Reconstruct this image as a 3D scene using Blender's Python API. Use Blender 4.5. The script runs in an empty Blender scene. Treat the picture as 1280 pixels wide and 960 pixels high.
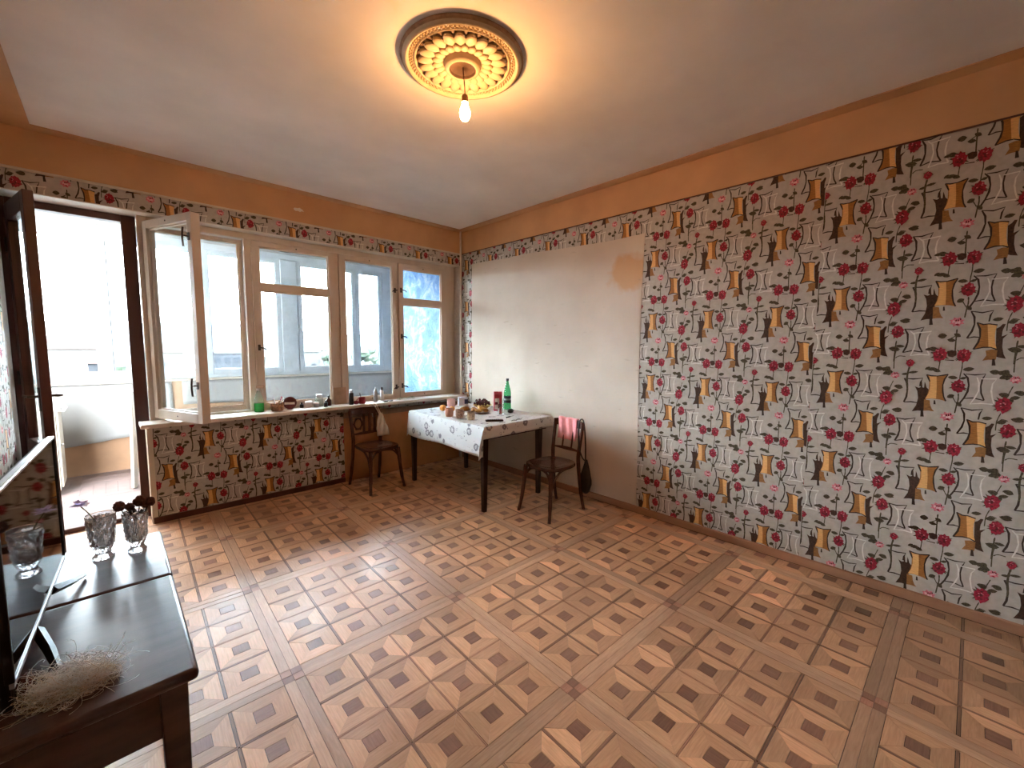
import bpy, math, random
import numpy as np
from mathutils import Vector, Matrix

random.seed(7)
scene = bpy.context.scene
COL = scene.collection

# ------------------------------------------------------------------ camera
CAM = (-3.3846, -4.4892, 1.5)
YAW, PITCH, ROLL, FPX = 0.7662, 0.0912, 0.0076, 521.64
fw = Vector((math.sin(YAW)*math.cos(PITCH), math.cos(YAW)*math.cos(PITCH), -math.sin(PITCH)))
r0 = Vector((math.cos(YAW), -math.sin(YAW), 0)); u0 = r0.cross(fw)
rt = math.cos(ROLL)*r0 + math.sin(ROLL)*u0
up = -math.sin(ROLL)*r0 + math.cos(ROLL)*u0
cd = bpy.data.cameras.new('camera'); cam = bpy.data.objects.new('camera', cd); COL.objects.link(cam)
cd.sensor_width = 36; cd.lens = FPX/1280*36; cd.clip_start = 0.02; cd.clip_end = 2000
m = Matrix((rt, up, -fw)).transposed().to_4x4(); m.translation = CAM
cam.matrix_world = m
scene.camera = cam

# ------------------------------------------------------------------ sky and exposure
W = bpy.data.worlds.new('overcast_sky'); scene.world = W; W.use_nodes = True
wb = W.node_tree.nodes['Background']
wb.inputs[0].default_value = (0.84, 0.92, 1.0, 1); wb.inputs[1].default_value = 38.0
vs = scene.view_settings
vs.view_transform = 'Standard'; vs.look = 'None'; vs.gamma = 1; vs.use_curve_mapping = False
vs.exposure = 1.48
BULB = 215.0       # emission of the bulb glass

def project(pt):
    d = Vector(pt) - Vector(CAM); z = d.dot(fw)
    if z < .05: return None
    return (640 + FPX*d.dot(rt)/z, 480 - FPX*d.dot(up)/z, z)

# ------------------------------------------------------------------ materials
def s2l(c):
    return tuple((x/255/12.92 if x/255 <= .04045 else ((x/255+.055)/1.055)**2.4) for x in c)
def newmat(name):
    mt = bpy.data.materials.new(name); mt.use_nodes = True
    return mt, mt.node_tree, mt.node_tree.nodes['Principled BSDF']
def mat(name, col, rough=.6, var=.12, scale=8, bump=.0, bscale=120, metal=0, spec=.5, stretch=(1,1,1), dark=None, coat=0, trans=0, ior=1.45, sheen=0, coord='Object', detail=4):
    mt, nt, b = newmat(name); L = nt.links.new
    tc = nt.nodes.new('ShaderNodeTexCoord'); mp = nt.nodes.new('ShaderNodeMapping'); mp.inputs[3].default_value = stretch
    L(tc.outputs[coord], mp.inputs[0])
    nz = nt.nodes.new('ShaderNodeTexNoise'); nz.inputs['Scale'].default_value = scale; nz.inputs['Detail'].default_value = detail
    L(mp.outputs[0], nz.inputs['Vector'])
    rp = nt.nodes.new('ShaderNodeValToRGB'); rp.color_ramp.elements[0].position = .3; rp.color_ramp.elements[1].position = .7
    d = dark or tuple(c*(1-var*2) for c in col)
    rp.color_ramp.elements[0].color = (*d, 1); rp.color_ramp.elements[1].color = (*[min(1, c*(1+var*.6)) for c in col], 1)
    L(nz.outputs[0], rp.inputs[0]); L(rp.outputs[0], b.inputs['Base Color'])
    b.inputs['Roughness'].default_value = rough; b.inputs['Metallic'].default_value = metal
    b.inputs['Specular IOR Level'].default_value = spec; b.inputs['Coat Weight'].default_value = coat
    b.inputs['Transmission Weight'].default_value = trans; b.inputs['IOR'].default_value = ior
    b.inputs['Sheen Weight'].default_value = sheen
    if bump:
        n2 = nt.nodes.new('ShaderNodeTexNoise'); n2.inputs['Scale'].default_value = bscale; L(mp.outputs[0], n2.inputs['Vector'])
        bp = nt.nodes.new('ShaderNodeBump'); bp.inputs['Strength'].default_value = bump; bp.inputs['Distance'].default_value = .004
        L(n2.outputs[0], bp.inputs['Height']); L(bp.outputs[0], b.inputs['Normal'])
    return mt
def glasspane(name, tint=(.93,.96,.97), refl=1.0):
    mt = bpy.data.materials.new(name); mt.use_nodes = True; nt = mt.node_tree; nt.nodes.clear(); L = nt.links.new
    o = nt.nodes.new('ShaderNodeOutputMaterial'); t = nt.nodes.new('ShaderNodeBsdfTransparent'); g = nt.nodes.new('ShaderNodeBsdfGlossy')
    t.inputs[0].default_value = (*tint, 1); g.inputs['Roughness'].default_value = .03
    f = nt.nodes.new('ShaderNodeFresnel'); gm = nt.nodes.new('ShaderNodeNewGeometry')
    io = nt.nodes.new('ShaderNodeMapRange'); io.inputs[3].default_value = 1.45; io.inputs[4].default_value = 1/1.45     # same reflection on both faces of the pane
    L(gm.outputs['Backfacing'], io.inputs[0]); L(io.outputs[0], f.inputs[0])
    mm = nt.nodes.new('ShaderNodeMath'); mm.operation = 'MULTIPLY'; mm.inputs[1].default_value = refl; L(f.outputs[0], mm.inputs[0])
    mx = nt.nodes.new('ShaderNodeMixShader'); L(mm.outputs[0], mx.inputs[0]); L(t.outputs[0], mx.inputs[1]); L(g.outputs[0], mx.inputs[2])
    L(mx.outputs[0], o.inputs[0]); return mt
def parquet(name, col, dark, source):
    """wood: tint comes from the object (single pieces) or from the face attribute (joined pieces)"""
    mt, nt, b = newmat(name); L = nt.links.new
    at = nt.nodes.new('ShaderNodeAttribute'); at.attribute_type = source; at.attribute_name = 'tint'
    uv = nt.nodes.new('ShaderNodeUVMap'); uv.uv_map = 'grain'
    mp = nt.nodes.new('ShaderNodeMapping'); mp.inputs[3].default_value = (7, 90, 1); L(uv.outputs[0], mp.inputs[0])
    cb = nt.nodes.new('ShaderNodeCombineXYZ'); mu = nt.nodes.new('ShaderNodeMath'); mu.operation = 'MULTIPLY'; mu.inputs[1].default_value = 57.3
    L(at.outputs['Fac'], mu.inputs[0]); L(mu.outputs[0], cb.inputs[0]); L(mu.outputs[0], cb.inputs[1]); L(cb.outputs[0], mp.inputs[1])
    nz = nt.nodes.new('ShaderNodeTexNoise'); nz.inputs['Scale'].default_value = 1.6; nz.inputs['Detail'].default_value = 5; nz.inputs['Distortion'].default_value = .6
    L(mp.outputs[0], nz.inputs['Vector'])
    rp = nt.nodes.new('ShaderNodeValToRGB'); rp.color_ramp.elements[0].position = .28; rp.color_ramp.elements[1].position = .68
    rp.color_ramp.elements[0].color = (*dark, 1); rp.color_ramp.elements[1].color = (*col, 1); L(nz.outputs[0], rp.inputs[0])
    # broad dirt over the whole floor
    tc = nt.nodes.new('ShaderNodeNewGeometry'); n2 = nt.nodes.new('ShaderNodeTexNoise'); n2.inputs['Scale'].default_value = 2.2; n2.inputs['Detail'].default_value = 6
    L(tc.outputs['Position'], n2.inputs['Vector'])
    ms = nt.nodes.new('ShaderNodeMapRange'); ms.inputs[1].default_value = .3; ms.inputs[2].default_value = .7; ms.inputs[3].default_value = .82; ms.inputs[4].default_value = 1.06
    L(n2.outputs[0], ms.inputs[0])
    m1 = nt.nodes.new('ShaderNodeMath'); m1.operation = 'MULTIPLY'; L(at.outputs['Fac'], m1.inputs[0]); L(ms.outputs[0], m1.inputs[1])
    hs = nt.nodes.new('ShaderNodeHueSaturation'); L(rp.outputs[0], hs.inputs['Color']); L(m1.outputs[0], hs.inputs['Value'])
    L(hs.outputs[0], b.inputs['Base Color'])
    rr = nt.nodes.new('ShaderNodeMapRange'); rr.inputs[1].default_value = .3; rr.inputs[2].default_value = .7; rr.inputs[3].default_value = .3; rr.inputs[4].default_value = .46
    L(n2.outputs[0], rr.inputs[0]); L(rr.outputs[0], b.inputs['Roughness'])
    bp = nt.nodes.new('ShaderNodeBump'); bp.inputs['Strength'].default_value = .12; bp.inputs['Distance'].default_value = .002
    L(nz.outputs[0], bp.inputs['Height']); L(bp.outputs[0], b.inputs['Normal'])
    return mt

M = {}
def DM(k, *a, **kw): M[k] = mat(k, *a, **kw)
DM('paper', (.47,.42,.37), .75, .07, 30, .25, 700)
DM('p_dark', (.035,.022,.015), .7, .1, 60)
DM('p_white', (.74,.70,.64), .7, .08, 60)
DM('p_gold', (.40,.155,.03), .5, .22, 40, stretch=(1,1,8))
DM('p_goldlight', (.80,.43,.15), .5, .12, 40, stretch=(1,1,8))
DM('p_gold2', (.34,.15,.04), .55, .25, 60, stretch=(1,1,6))
DM('p_brown', (.065,.028,.014), .7, .3, 90)
DM('p_leaf', (.085,.070,.035), .7, .35, 160)
DM('p_red', (.36,.012,.035), .7, .3, 130)
DM('p_deepred', (.14,.008,.016), .7, .25, 130)
DM('p_pink', (.70,.20,.24), .7, .2, 130)
DM('p_palepink', (.80,.48,.48), .7, .15, 130)
DM('plaster', (.60,.53,.43), .85, .05, 2.2, .15, 60)
DM('frieze', (.58,.32,.15), .6, .07, 3, .12, 240)
DM('ceiling', (.82,.775,.72), .85, .07, 1.7, .1, 150, detail=8)
DM('whitepaint', (.70,.64,.56), .45, .07, 5, .1, 90)
DM('creampaint', (.62,.54,.43), .5, .08, 6, .1, 90)
DM('windowwood', (.66,.56,.46), .42, .07, 5, .12, 80, stretch=(1,1,.15))
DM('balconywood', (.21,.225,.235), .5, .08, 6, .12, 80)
DM('brownwood', (.085,.025,.017), .35, .2, 6, .1, 60, stretch=(1,1,.15))
DM('darkwood', (.075,.036,.030), .30, .25, 5, .06, 60, stretch=(1,6,6), spec=.5)
DM('chairwood', (.085,.028,.018), .25, .25, 8, .05, 60, coat=.3)
DM('tablewood', (.035,.016,.012), .35, .2, 8, .05, 60)
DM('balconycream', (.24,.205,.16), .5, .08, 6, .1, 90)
DM('basewood', (.36,.17,.09), .7, .2, 6, .12, 60, stretch=(1,.15,1))
DM('orangepaint', (.42,.17,.06), .55, .1, 4, .1, 100)
DM('jointdirt', (.03,.016,.01), .9, .2, 20)
DM('black', (.008,.008,.009), .35, .1, 20)
DM('screen', (.004,.004,.005), .04, .02, 3, spec=.9)
DM('silver', (.62,.62,.63), .28, .03, 30, metal=1)
DM('steel', (.35,.33,.32), .35, .05, 30, metal=1)
DM('iron', (.06,.045,.04), .5, .1, 30, metal=.6)
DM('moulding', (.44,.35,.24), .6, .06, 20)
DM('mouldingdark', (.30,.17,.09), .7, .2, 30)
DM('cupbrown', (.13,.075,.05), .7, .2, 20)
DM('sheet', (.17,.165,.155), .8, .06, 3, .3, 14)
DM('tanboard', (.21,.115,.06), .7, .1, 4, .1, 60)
DM('greyboards', (.15,.145,.13), .7, .2, 6, .2, 40, stretch=(.1,1,1))
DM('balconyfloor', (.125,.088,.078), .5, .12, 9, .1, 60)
DM('cork', (.55,.36,.2), .8, .1, 30)

def bluewall():
    mt, nt, b = newmat('peeling_blue_paint'); L = nt.links.new
    g = nt.nodes.new('ShaderNodeNewGeometry')
    n = nt.nodes.new('ShaderNodeTexNoise'); n.inputs['Scale'].default_value = 5; n.inputs['Detail'].default_value = 9; n.inputs['Roughness'].default_value = .7; n.inputs['Distortion'].default_value = 1
    L(g.outputs['Position'], n.inputs['Vector'])
    rp = nt.nodes.new('ShaderNodeValToRGB'); e = rp.color_ramp.elements
    e[0].position = .40; e[0].color = (.045,.11,.24,1); e[1].position = .62; e[1].color = (.24,.28,.31,1)
    k = rp.color_ramp.elements.new(.5); k.color = (.085,.175,.33,1)
    L(n.outputs[0], rp.inputs[0]); L(rp.outputs[0], b.inputs['Base Color']); b.inputs['Roughness'].default_value = .8
    return mt
M['bluewall'] = bluewall()
def translucent(name, col, var=.15):
    mt = mat(name, col, .7, var, 60); nt = mt.node_tree; b = nt.nodes['Principled BSDF']; o = nt.nodes['Material Output']
    t = nt.nodes.new('ShaderNodeBsdfTranslucent'); t.inputs[0].default_value = (*col, 1); mx = nt.nodes.new('ShaderNodeMixShader'); mx.inputs[0].default_value = .5
    nt.links.new(b.outputs[0], mx.inputs[1]); nt.links.new(t.outputs[0], mx.inputs[2]); nt.links.new(mx.outputs[0], o.inputs[0]); M[name] = mt
M['pane'] = glasspane('window_glass')
M['panedirty'] = glasspane('dusty_balcony_glass', (.78,.80,.80), .5)
M['crystal'] = mat('crystal', (.93,.95,.97), .03, .01, 5, trans=.88, ior=1.5)
M['clearglass'] = mat('clearglass', (.95,.97,.97), .02, .01, 5, trans=1, ior=1.45)
M['greenglass'] = mat('greenglass', (.10,.62,.25), .05, .05, 5, trans=.85, ior=1.33)
for q in ('fl_piece','fl_square','fl_fillet','fl_plank'):
    c, d = {'fl_piece': ((.67,.37,.21), (.52,.27,.14)), 'fl_square': ((.31,.145,.09), (.22,.095,.058)),
            'fl_fillet': ((.30,.15,.09), (.20,.09,.05)), 'fl_plank': ((.62,.37,.23), (.48,.265,.155))}[q]
    M[q] = parquet(q, c, d, 'OBJECT'); M[q+'_joined'] = parquet(q+'_joined', c, d, 'GEOMETRY')

# ------------------------------------------------------------------ mesh helpers
class MB:
    def __init__(s): s.V = []; s.F = []; s.I = []
    def add(s, V, F, i=0):
        o = len(s.V); s.V += [tuple(v) for v in V]; s.F += [tuple(o+k for k in f) for f in F]; s.I += [i]*len(F); return s
    def box(s, x0, x1, y0, y1, z0, z1, i=0, rot=None):
        V = [Vector((x, y, z)) for x in (x0, x1) for y in (y0, y1) for z in (z0, z1)]
        if rot is not None:
            c = Vector(((x0+x1)/2, (y0+y1)/2, (z0+z1)/2)); V = [c + rot @ (v-c) for v in V]
        return s.add(V, [(0,1,3,2),(4,6,7,5),(0,4,5,1),(2,3,7,6),(0,2,6,4),(1,5,7,3)], i)
    def prism(s, poly, a, b, f, i=0):
        """poly: 2D outline, extruded from level a to b; f(u, v, w) -> 3D point"""
        n = len(poly); V = [f(u, v, a) for u, v in poly] + [f(u, v, b) for u, v in poly]
        F = [tuple(range(n))[::-1], tuple(range(n, 2*n))] + [(k, (k+1) % n, n+(k+1) % n, n+k) for k in range(n)]
        return s.add(V, F, i)
    def tube(s, pts, rad, n=8, i=0, caps=True, flat=None):
        pts = [Vector(p) for p in pts]; N = len(pts)
        if not hasattr(rad, '__len__'): rad = [rad]*N
        V = []; pu = None
        for k in range(N):
            t = (pts[min(k+1, N-1)] - pts[max(k-1, 0)]).normalized()
            if pu is None:
                a = Vector((0,0,1)) if abs(t.z) < .9 else Vector((1,0,0)); pu = t.cross(a).normalized()
            pu = (pu - t*pu.dot(t)).normalized(); w = t.cross(pu)
            for j in range(n):
                an = 2*math.pi*j/n; V.append(pts[k] + rad[k]*(math.cos(an)*pu + math.sin(an)*w*(flat or 1)))
        F = [(k*n+j, k*n+(j+1) % n, (k+1)*n+(j+1) % n, (k+1)*n+j) for k in range(N-1) for j in range(n)]
        if caps: F += [tuple(range(n))[::-1], tuple((N-1)*n+j for j in range(n))]
        return s.add(V, F, i)
    def lathe(s, prof, n=24, c=(0,0,0), i=0, fr=None, caps=True, sx=1, sy=1):
        V = []; N = len(prof)
        for k, (r, z) in enumerate(prof):
            for j in range(n):
                a = 2*math.pi*j/n; q = r*(fr(j, k) if fr else 1)
                V.append((c[0]+q*math.cos(a)*sx, c[1]+q*math.sin(a)*sy, c[2]+z))
        F = [(k*n+j, k*n+(j+1) % n, (k+1)*n+(j+1) % n, (k+1)*n+j) for k in range(N-1) for j in range(n)]
        if caps:
            if prof[0][0] > 1e-5: F.append(tuple(range(n))[::-1])
            if prof[-1][0] > 1e-5: F.append(tuple((N-1)*n+j for j in range(n)))
        return s.add(V, F, i)
    def ball(s, c, rx, ry=None, rz=None, i=0, n=12, m=8, jit=0, rot=None):
        ry = ry or rx; rz = rz or rx; V = []; R = random.Random(int(1e5*(c[0]+c[1]*3+c[2]*7)))
        for k in range(m+1):
            t = math.pi*k/m
            for j in range(n):
                a = 2*math.pi*j/n; q = 1 + jit*(R.random()-.5) if 0 < k < m else 1
                v = Vector((q*rx*math.sin(t)*math.cos(a), q*ry*math.sin(t)*math.sin(a), -q*rz*math.cos(t)))
                if rot is not None: v = rot @ v
                V.append(v + Vector(c))
        F = [(k*n+j, k*n+(j+1) % n, (k+1)*n+(j+1) % n, (k+1)*n+j) for k in range(m) for j in range(n)]
        return s.add(V, F, i)
    def build(s, name, mats, parent=None, smooth=None, bevel=0, loc=None, rot=None, seg=2):
        me = bpy.data.meshes.new(name); me.from_pydata(s.V, [], s.F); me.validate()
        if not isinstance(mats, (list, tuple)): mats = [mats]
        for q in mats: me.materials.append(M[q] if isinstance(q, str) else q)
        if len(mats) > 1 and len(me.polygons) == len(s.I): me.polygons.foreach_set('material_index', s.I)
        if smooth:
            me.polygons.foreach_set('use_smooth', [True]*len(me.polygons)); me.set_sharp_from_angle(angle=math.radians(smooth))
        o = bpy.data.objects.new(name, me); COL.objects.link(o)
        if parent: o.parent = parent
        if loc: o.location = loc
        if rot: o.rotation_euler = rot
        if bevel:
            b = o.modifiers.new('edge', 'BEVEL'); b.width = bevel; b.segments = seg; b.limit_method = 'ANGLE'; b.angle_limit = math.radians(40)
        return o

def tag(o, label, cat, group=None, kind=None):
    o['label'] = label; o['category'] = cat
    if group: o['group'] = group
    if kind: o['kind'] = kind
    return o
def thing(name, label, cat, loc=(0,0,0), rz=0, group=None, kind=None):
    o = bpy.data.objects.new(name, None); COL.objects.link(o); o.empty_display_size = .1
    o.location = loc; o.rotation_euler = (0, 0, rz)
    return tag(o, label, cat, group, kind)
def boxo(name, mt, parent, x0, x1, y0, y1, z0, z1, bevel=0, **k):
    return MB().box(x0, x1, y0, y1, z0, z1).build(name, mt, parent, bevel=bevel, **k)
def struct(name, mt, label, mb, cat='wall', **k):
    return tag(mb.build(name, mt, **k), label, cat, kind='structure')
def smoothpath(pts, n=4):
    P = [Vector(p) for p in pts]; out = []
    for k in range(len(P)-1):
        a = P[max(k-1, 0)]; b = P[k]; c = P[k+1]; d = P[min(k+2, len(P)-1)]
        for j in range(n):
            t = j/n; out.append(.5*((2*b)+(c-a)*t+(2*a-5*b+4*c-d)*t*t+(3*b-a-3*c+d)*t**3))
    return out + [P[-1]]
def clip(poly, u0, u1, v0, v1):
    for ax, val, sg in ((0, u0, 1), (0, u1, -1), (1, v0, 1), (1, v1, -1)):
        out = []
        for k in range(len(poly)):
            a, b = poly[k-1], poly[k]; da, db = sg*(a[ax]-val), sg*(b[ax]-val)
            if (da >= 0) != (db >= 0):
                t = da/(da-db); out.append((a[0]+(b[0]-a[0])*t, a[1]+(b[1]-a[1])*t))
            if db >= 0: out.append(b)
        poly = out
        if len(poly) < 3: return []
    return poly

# ------------------------------------------------------------------ room shell
HC, ZP, DEP = 2.96, 2.684, .30          # ceiling, top of the wallpaper, window wall thickness
XL, YF = -3.9, -5.5
wr = struct('wall_right', 'paper', 'long right wall papered with red roses and golden hourglass lanterns', MB().box(0, .15, YF-.15, 0, -.12, HC+.1))
wl = struct('wall_left', 'paper', 'left wall beside the balcony door, dark rose wallpaper', MB().box(XL-.15, XL, YF-.15, 0, -.12, HC+.1))
wf = struct('wall_front', 'paper', 'rose papered wall behind the camera', MB().box(XL, 0, YF-.15, YF, -.12, HC+.1))
b = MB().box(XL-.15, .15, 0, DEP, 2.535, HC+.1)                    # lintel
b.box(-3.2, .15, 0, DEP, -.12, .815); b.box(-.03, .15, 0, DEP, .815, 2.535); b.box(XL-.15, XL, 0, DEP, -.12, 2.535)
wk = struct('wall_back', 'paper', 'window wall with rose wallpaper below the sill and above the windows', b)
boxo('soffit', 'whitepaint', wk, XL, -.03, .002, DEP-.002, 2.529, 2.536)
boxo('reveal', 'creampaint', wk, -3.206, -3.199, -.004, .235, 0, .82)
boxo('reveal', 'creampaint', wk, -3.2, -3.17, -.006, 0, 0, .82)
boxo('niche_panel', 'orangepaint', wk, -1.6, -.06, -.014, 0, .0, .70, .004)
boxo('niche_trim', 'tanboard', wk, -1.6, -.06, -.012, 0, .70, .765, .003)
c = MB().box(-3.685, -.1085, YF, -.1085, HC, HC+.1)
ce = struct('ceiling', 'ceiling', 'flat whitewashed ceiling with faint stains around the lamp', c, 'ceiling')
c = MB().box(-.1085, 0, YF, 0, HC-.006, HC+.1); c.box(XL, -3.685, YF, 0, HC-.006, HC+.1); c.box(-3.685, -.1085, -.1085, 0, HC-.006, HC+.1); c.box(-3.685, -.1085, YF, YF+.1, HC-.006, HC+.1)
c.build('painted_border', 'frieze', ce)
def trim(name, label, mt, *a, bevel=0, **k): return tag(boxo(name, mt, None, *a, bevel=bevel, **k), label, 'trim', kind='structure')
trim('trim_1', 'orange brown painted frieze above the rose wallpaper of the right wall', 'frieze', -.005, 0, YF, -.005, ZP, HC-.006)
t2 = trim('trim_2', 'dark orange painted frieze above the windows', 'frieze', XL, 0, -.005, 0, ZP, HC-.006)
trim('trim_3', 'painted frieze on top of the left wall', 'frieze', XL, XL+.005, YF, -.005, ZP, HC-.006)
trim('trim_4', 'thin wooden bead under the frieze on the window wall', 'creampaint', XL, 0, -.016, 0, ZP-.014, ZP+.004, bevel=.004)
trim('trim_5', 'thin dark line where frieze and wallpaper meet on the right wall', 'brownwood', -.008, 0, YF, -.016, ZP-.008, ZP)
R = random.Random(3)
pc = [(-1.975+.05*math.cos(a)*R.uniform(.6, 1.1), 2.805+.02*math.sin(a)*R.uniform(.5, 1.2)) for a in [k*.45 for k in range(14)]]
MB().prism(pc, -.006, -.003, lambda u, v, w: (u, w-.003, v)).build('bare_patch', 'whitepaint', t2)
c = MB().box(-.024, 0, YF, 0, 0, .058)
tag(c.build('baseboard_right', 'basewood', bevel=.004), 'low reddish wood skirting along the right wall', 'baseboard', kind='structure')
tag(boxo('baseboard_back', 'brownwood', None, -3.2, -1.6, -.02, 0, 0, .05, .004), 'low dark skirting under the window wall', 'baseboard', kind='structure')
# bare plaster area where furniture stood
W0 = [(.222,.056),(2.618,.056),(2.612,.6),(2.600,1.5),(2.606,2.2),(2.612,2.43),(2.620,2.476),(2.3,2.468),(1.7,2.49),(1.2,2.515),(.8,2.512),(.45,2.53),(.224,2.525)]
def plasterpanel():
    mt, nt, b = newmat('bare_plaster'); L = nt.links.new
    g = nt.nodes.new('ShaderNodeNewGeometry')
    n = nt.nodes.new('ShaderNodeTexNoise'); n.inputs['Scale'].default_value = 1.5; n.inputs['Detail'].default_value = 8; L(g.outputs['Position'], n.inputs['Vector'])
    rp = nt.nodes.new('ShaderNodeValToRGB'); e = rp.color_ramp.elements; e[0].position = .3; e[0].color = (.50,.415,.335,1); e[1].position = .7; e[1].color = (.63,.54,.45,1); L(n.outputs[0], rp.inputs[0])
    # rusty stain near the upper right corner of the patch
    mp = nt.nodes.new('ShaderNodeMapping'); mp.vector_type = 'TEXTURE'; mp.inputs[1].default_value = (0,-2.47,2.16); mp.inputs[3].default_value = (1,.20,.17); L(g.outputs['Position'], mp.inputs[0])
    ln = nt.nodes.new('ShaderNodeVectorMath'); ln.operation = 'LENGTH'; L(mp.outputs[0], ln.inputs[0])
    n3 = nt.nodes.new('ShaderNodeTexNoise'); n3.inputs['Scale'].default_value = 9; L(g.outputs['Position'], n3.inputs['Vector'])
    ad = nt.nodes.new('ShaderNodeMath'); ad.operation = 'ADD'; L(ln.outputs['Value'], ad.inputs[0]); L(n3.outputs[0], ad.inputs[1])
    mr = nt.nodes.new('ShaderNodeMapRange'); mr.inputs[1].default_value = 1.65; mr.inputs[2].default_value = 1.25; mr.inputs[3].default_value = 0; mr.inputs[4].default_value = .75; L(ad.outputs[0], mr.inputs[0])
    mx = nt.nodes.new('ShaderNodeMix'); mx.data_type = 'RGBA'; L(mr.outputs[0], mx.inputs[0]); L(rp.outputs[0], mx.inputs[6]); mx.inputs[7].default_value = (.56,.30,.12,1)
    # scratches: thin dark strokes
    m2 = nt.nodes.new('ShaderNodeMapping'); m2.inputs[3].default_value = (1,2.2,9); m2.inputs[2].default_value = (.25,0,0); L(g.outputs['Position'], m2.inputs[0])
    n4 = nt.nodes.new('ShaderNodeTexNoise'); n4.inputs['Scale'].default_value = 2.3; n4.inputs['Detail'].default_value = 7; L(m2.outputs[0], n4.inputs['Vector'])
    r4 = nt.nodes.new('ShaderNodeMapRange'); r4.inputs[1].default_value = .66; r4.inputs[2].default_value = .74; r4.inputs[3].default_value = 0; r4.inputs[4].default_value = .5; L(n4.outputs[0], r4.inputs[0])
    mx2 = nt.nodes.new('ShaderNodeMix'); mx2.data_type = 'RGBA'; L(r4.outputs[0], mx2.inputs[0]); L(mx.outputs[2], mx2.inputs[6]); mx2.inputs[7].default_value = (.33,.27,.21,1)
    L(mx2.outputs[2], b.inputs['Base Color']); b.inputs['Roughness'].default_value = .85
    bp = nt.nodes.new('ShaderNodeBump'); bp.inputs['Strength'].default_value = .25; bp.inputs['Distance'].default_value = .006; L(n.outputs[0], bp.inputs['Height']); L(bp.outputs[0], b.inputs['Normal'])
    return mt
MB().prism(W0, 0, .004, lambda u, v, w: (-w, -u, v)).build('bare_plaster_area', plasterpanel(), wr)

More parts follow.
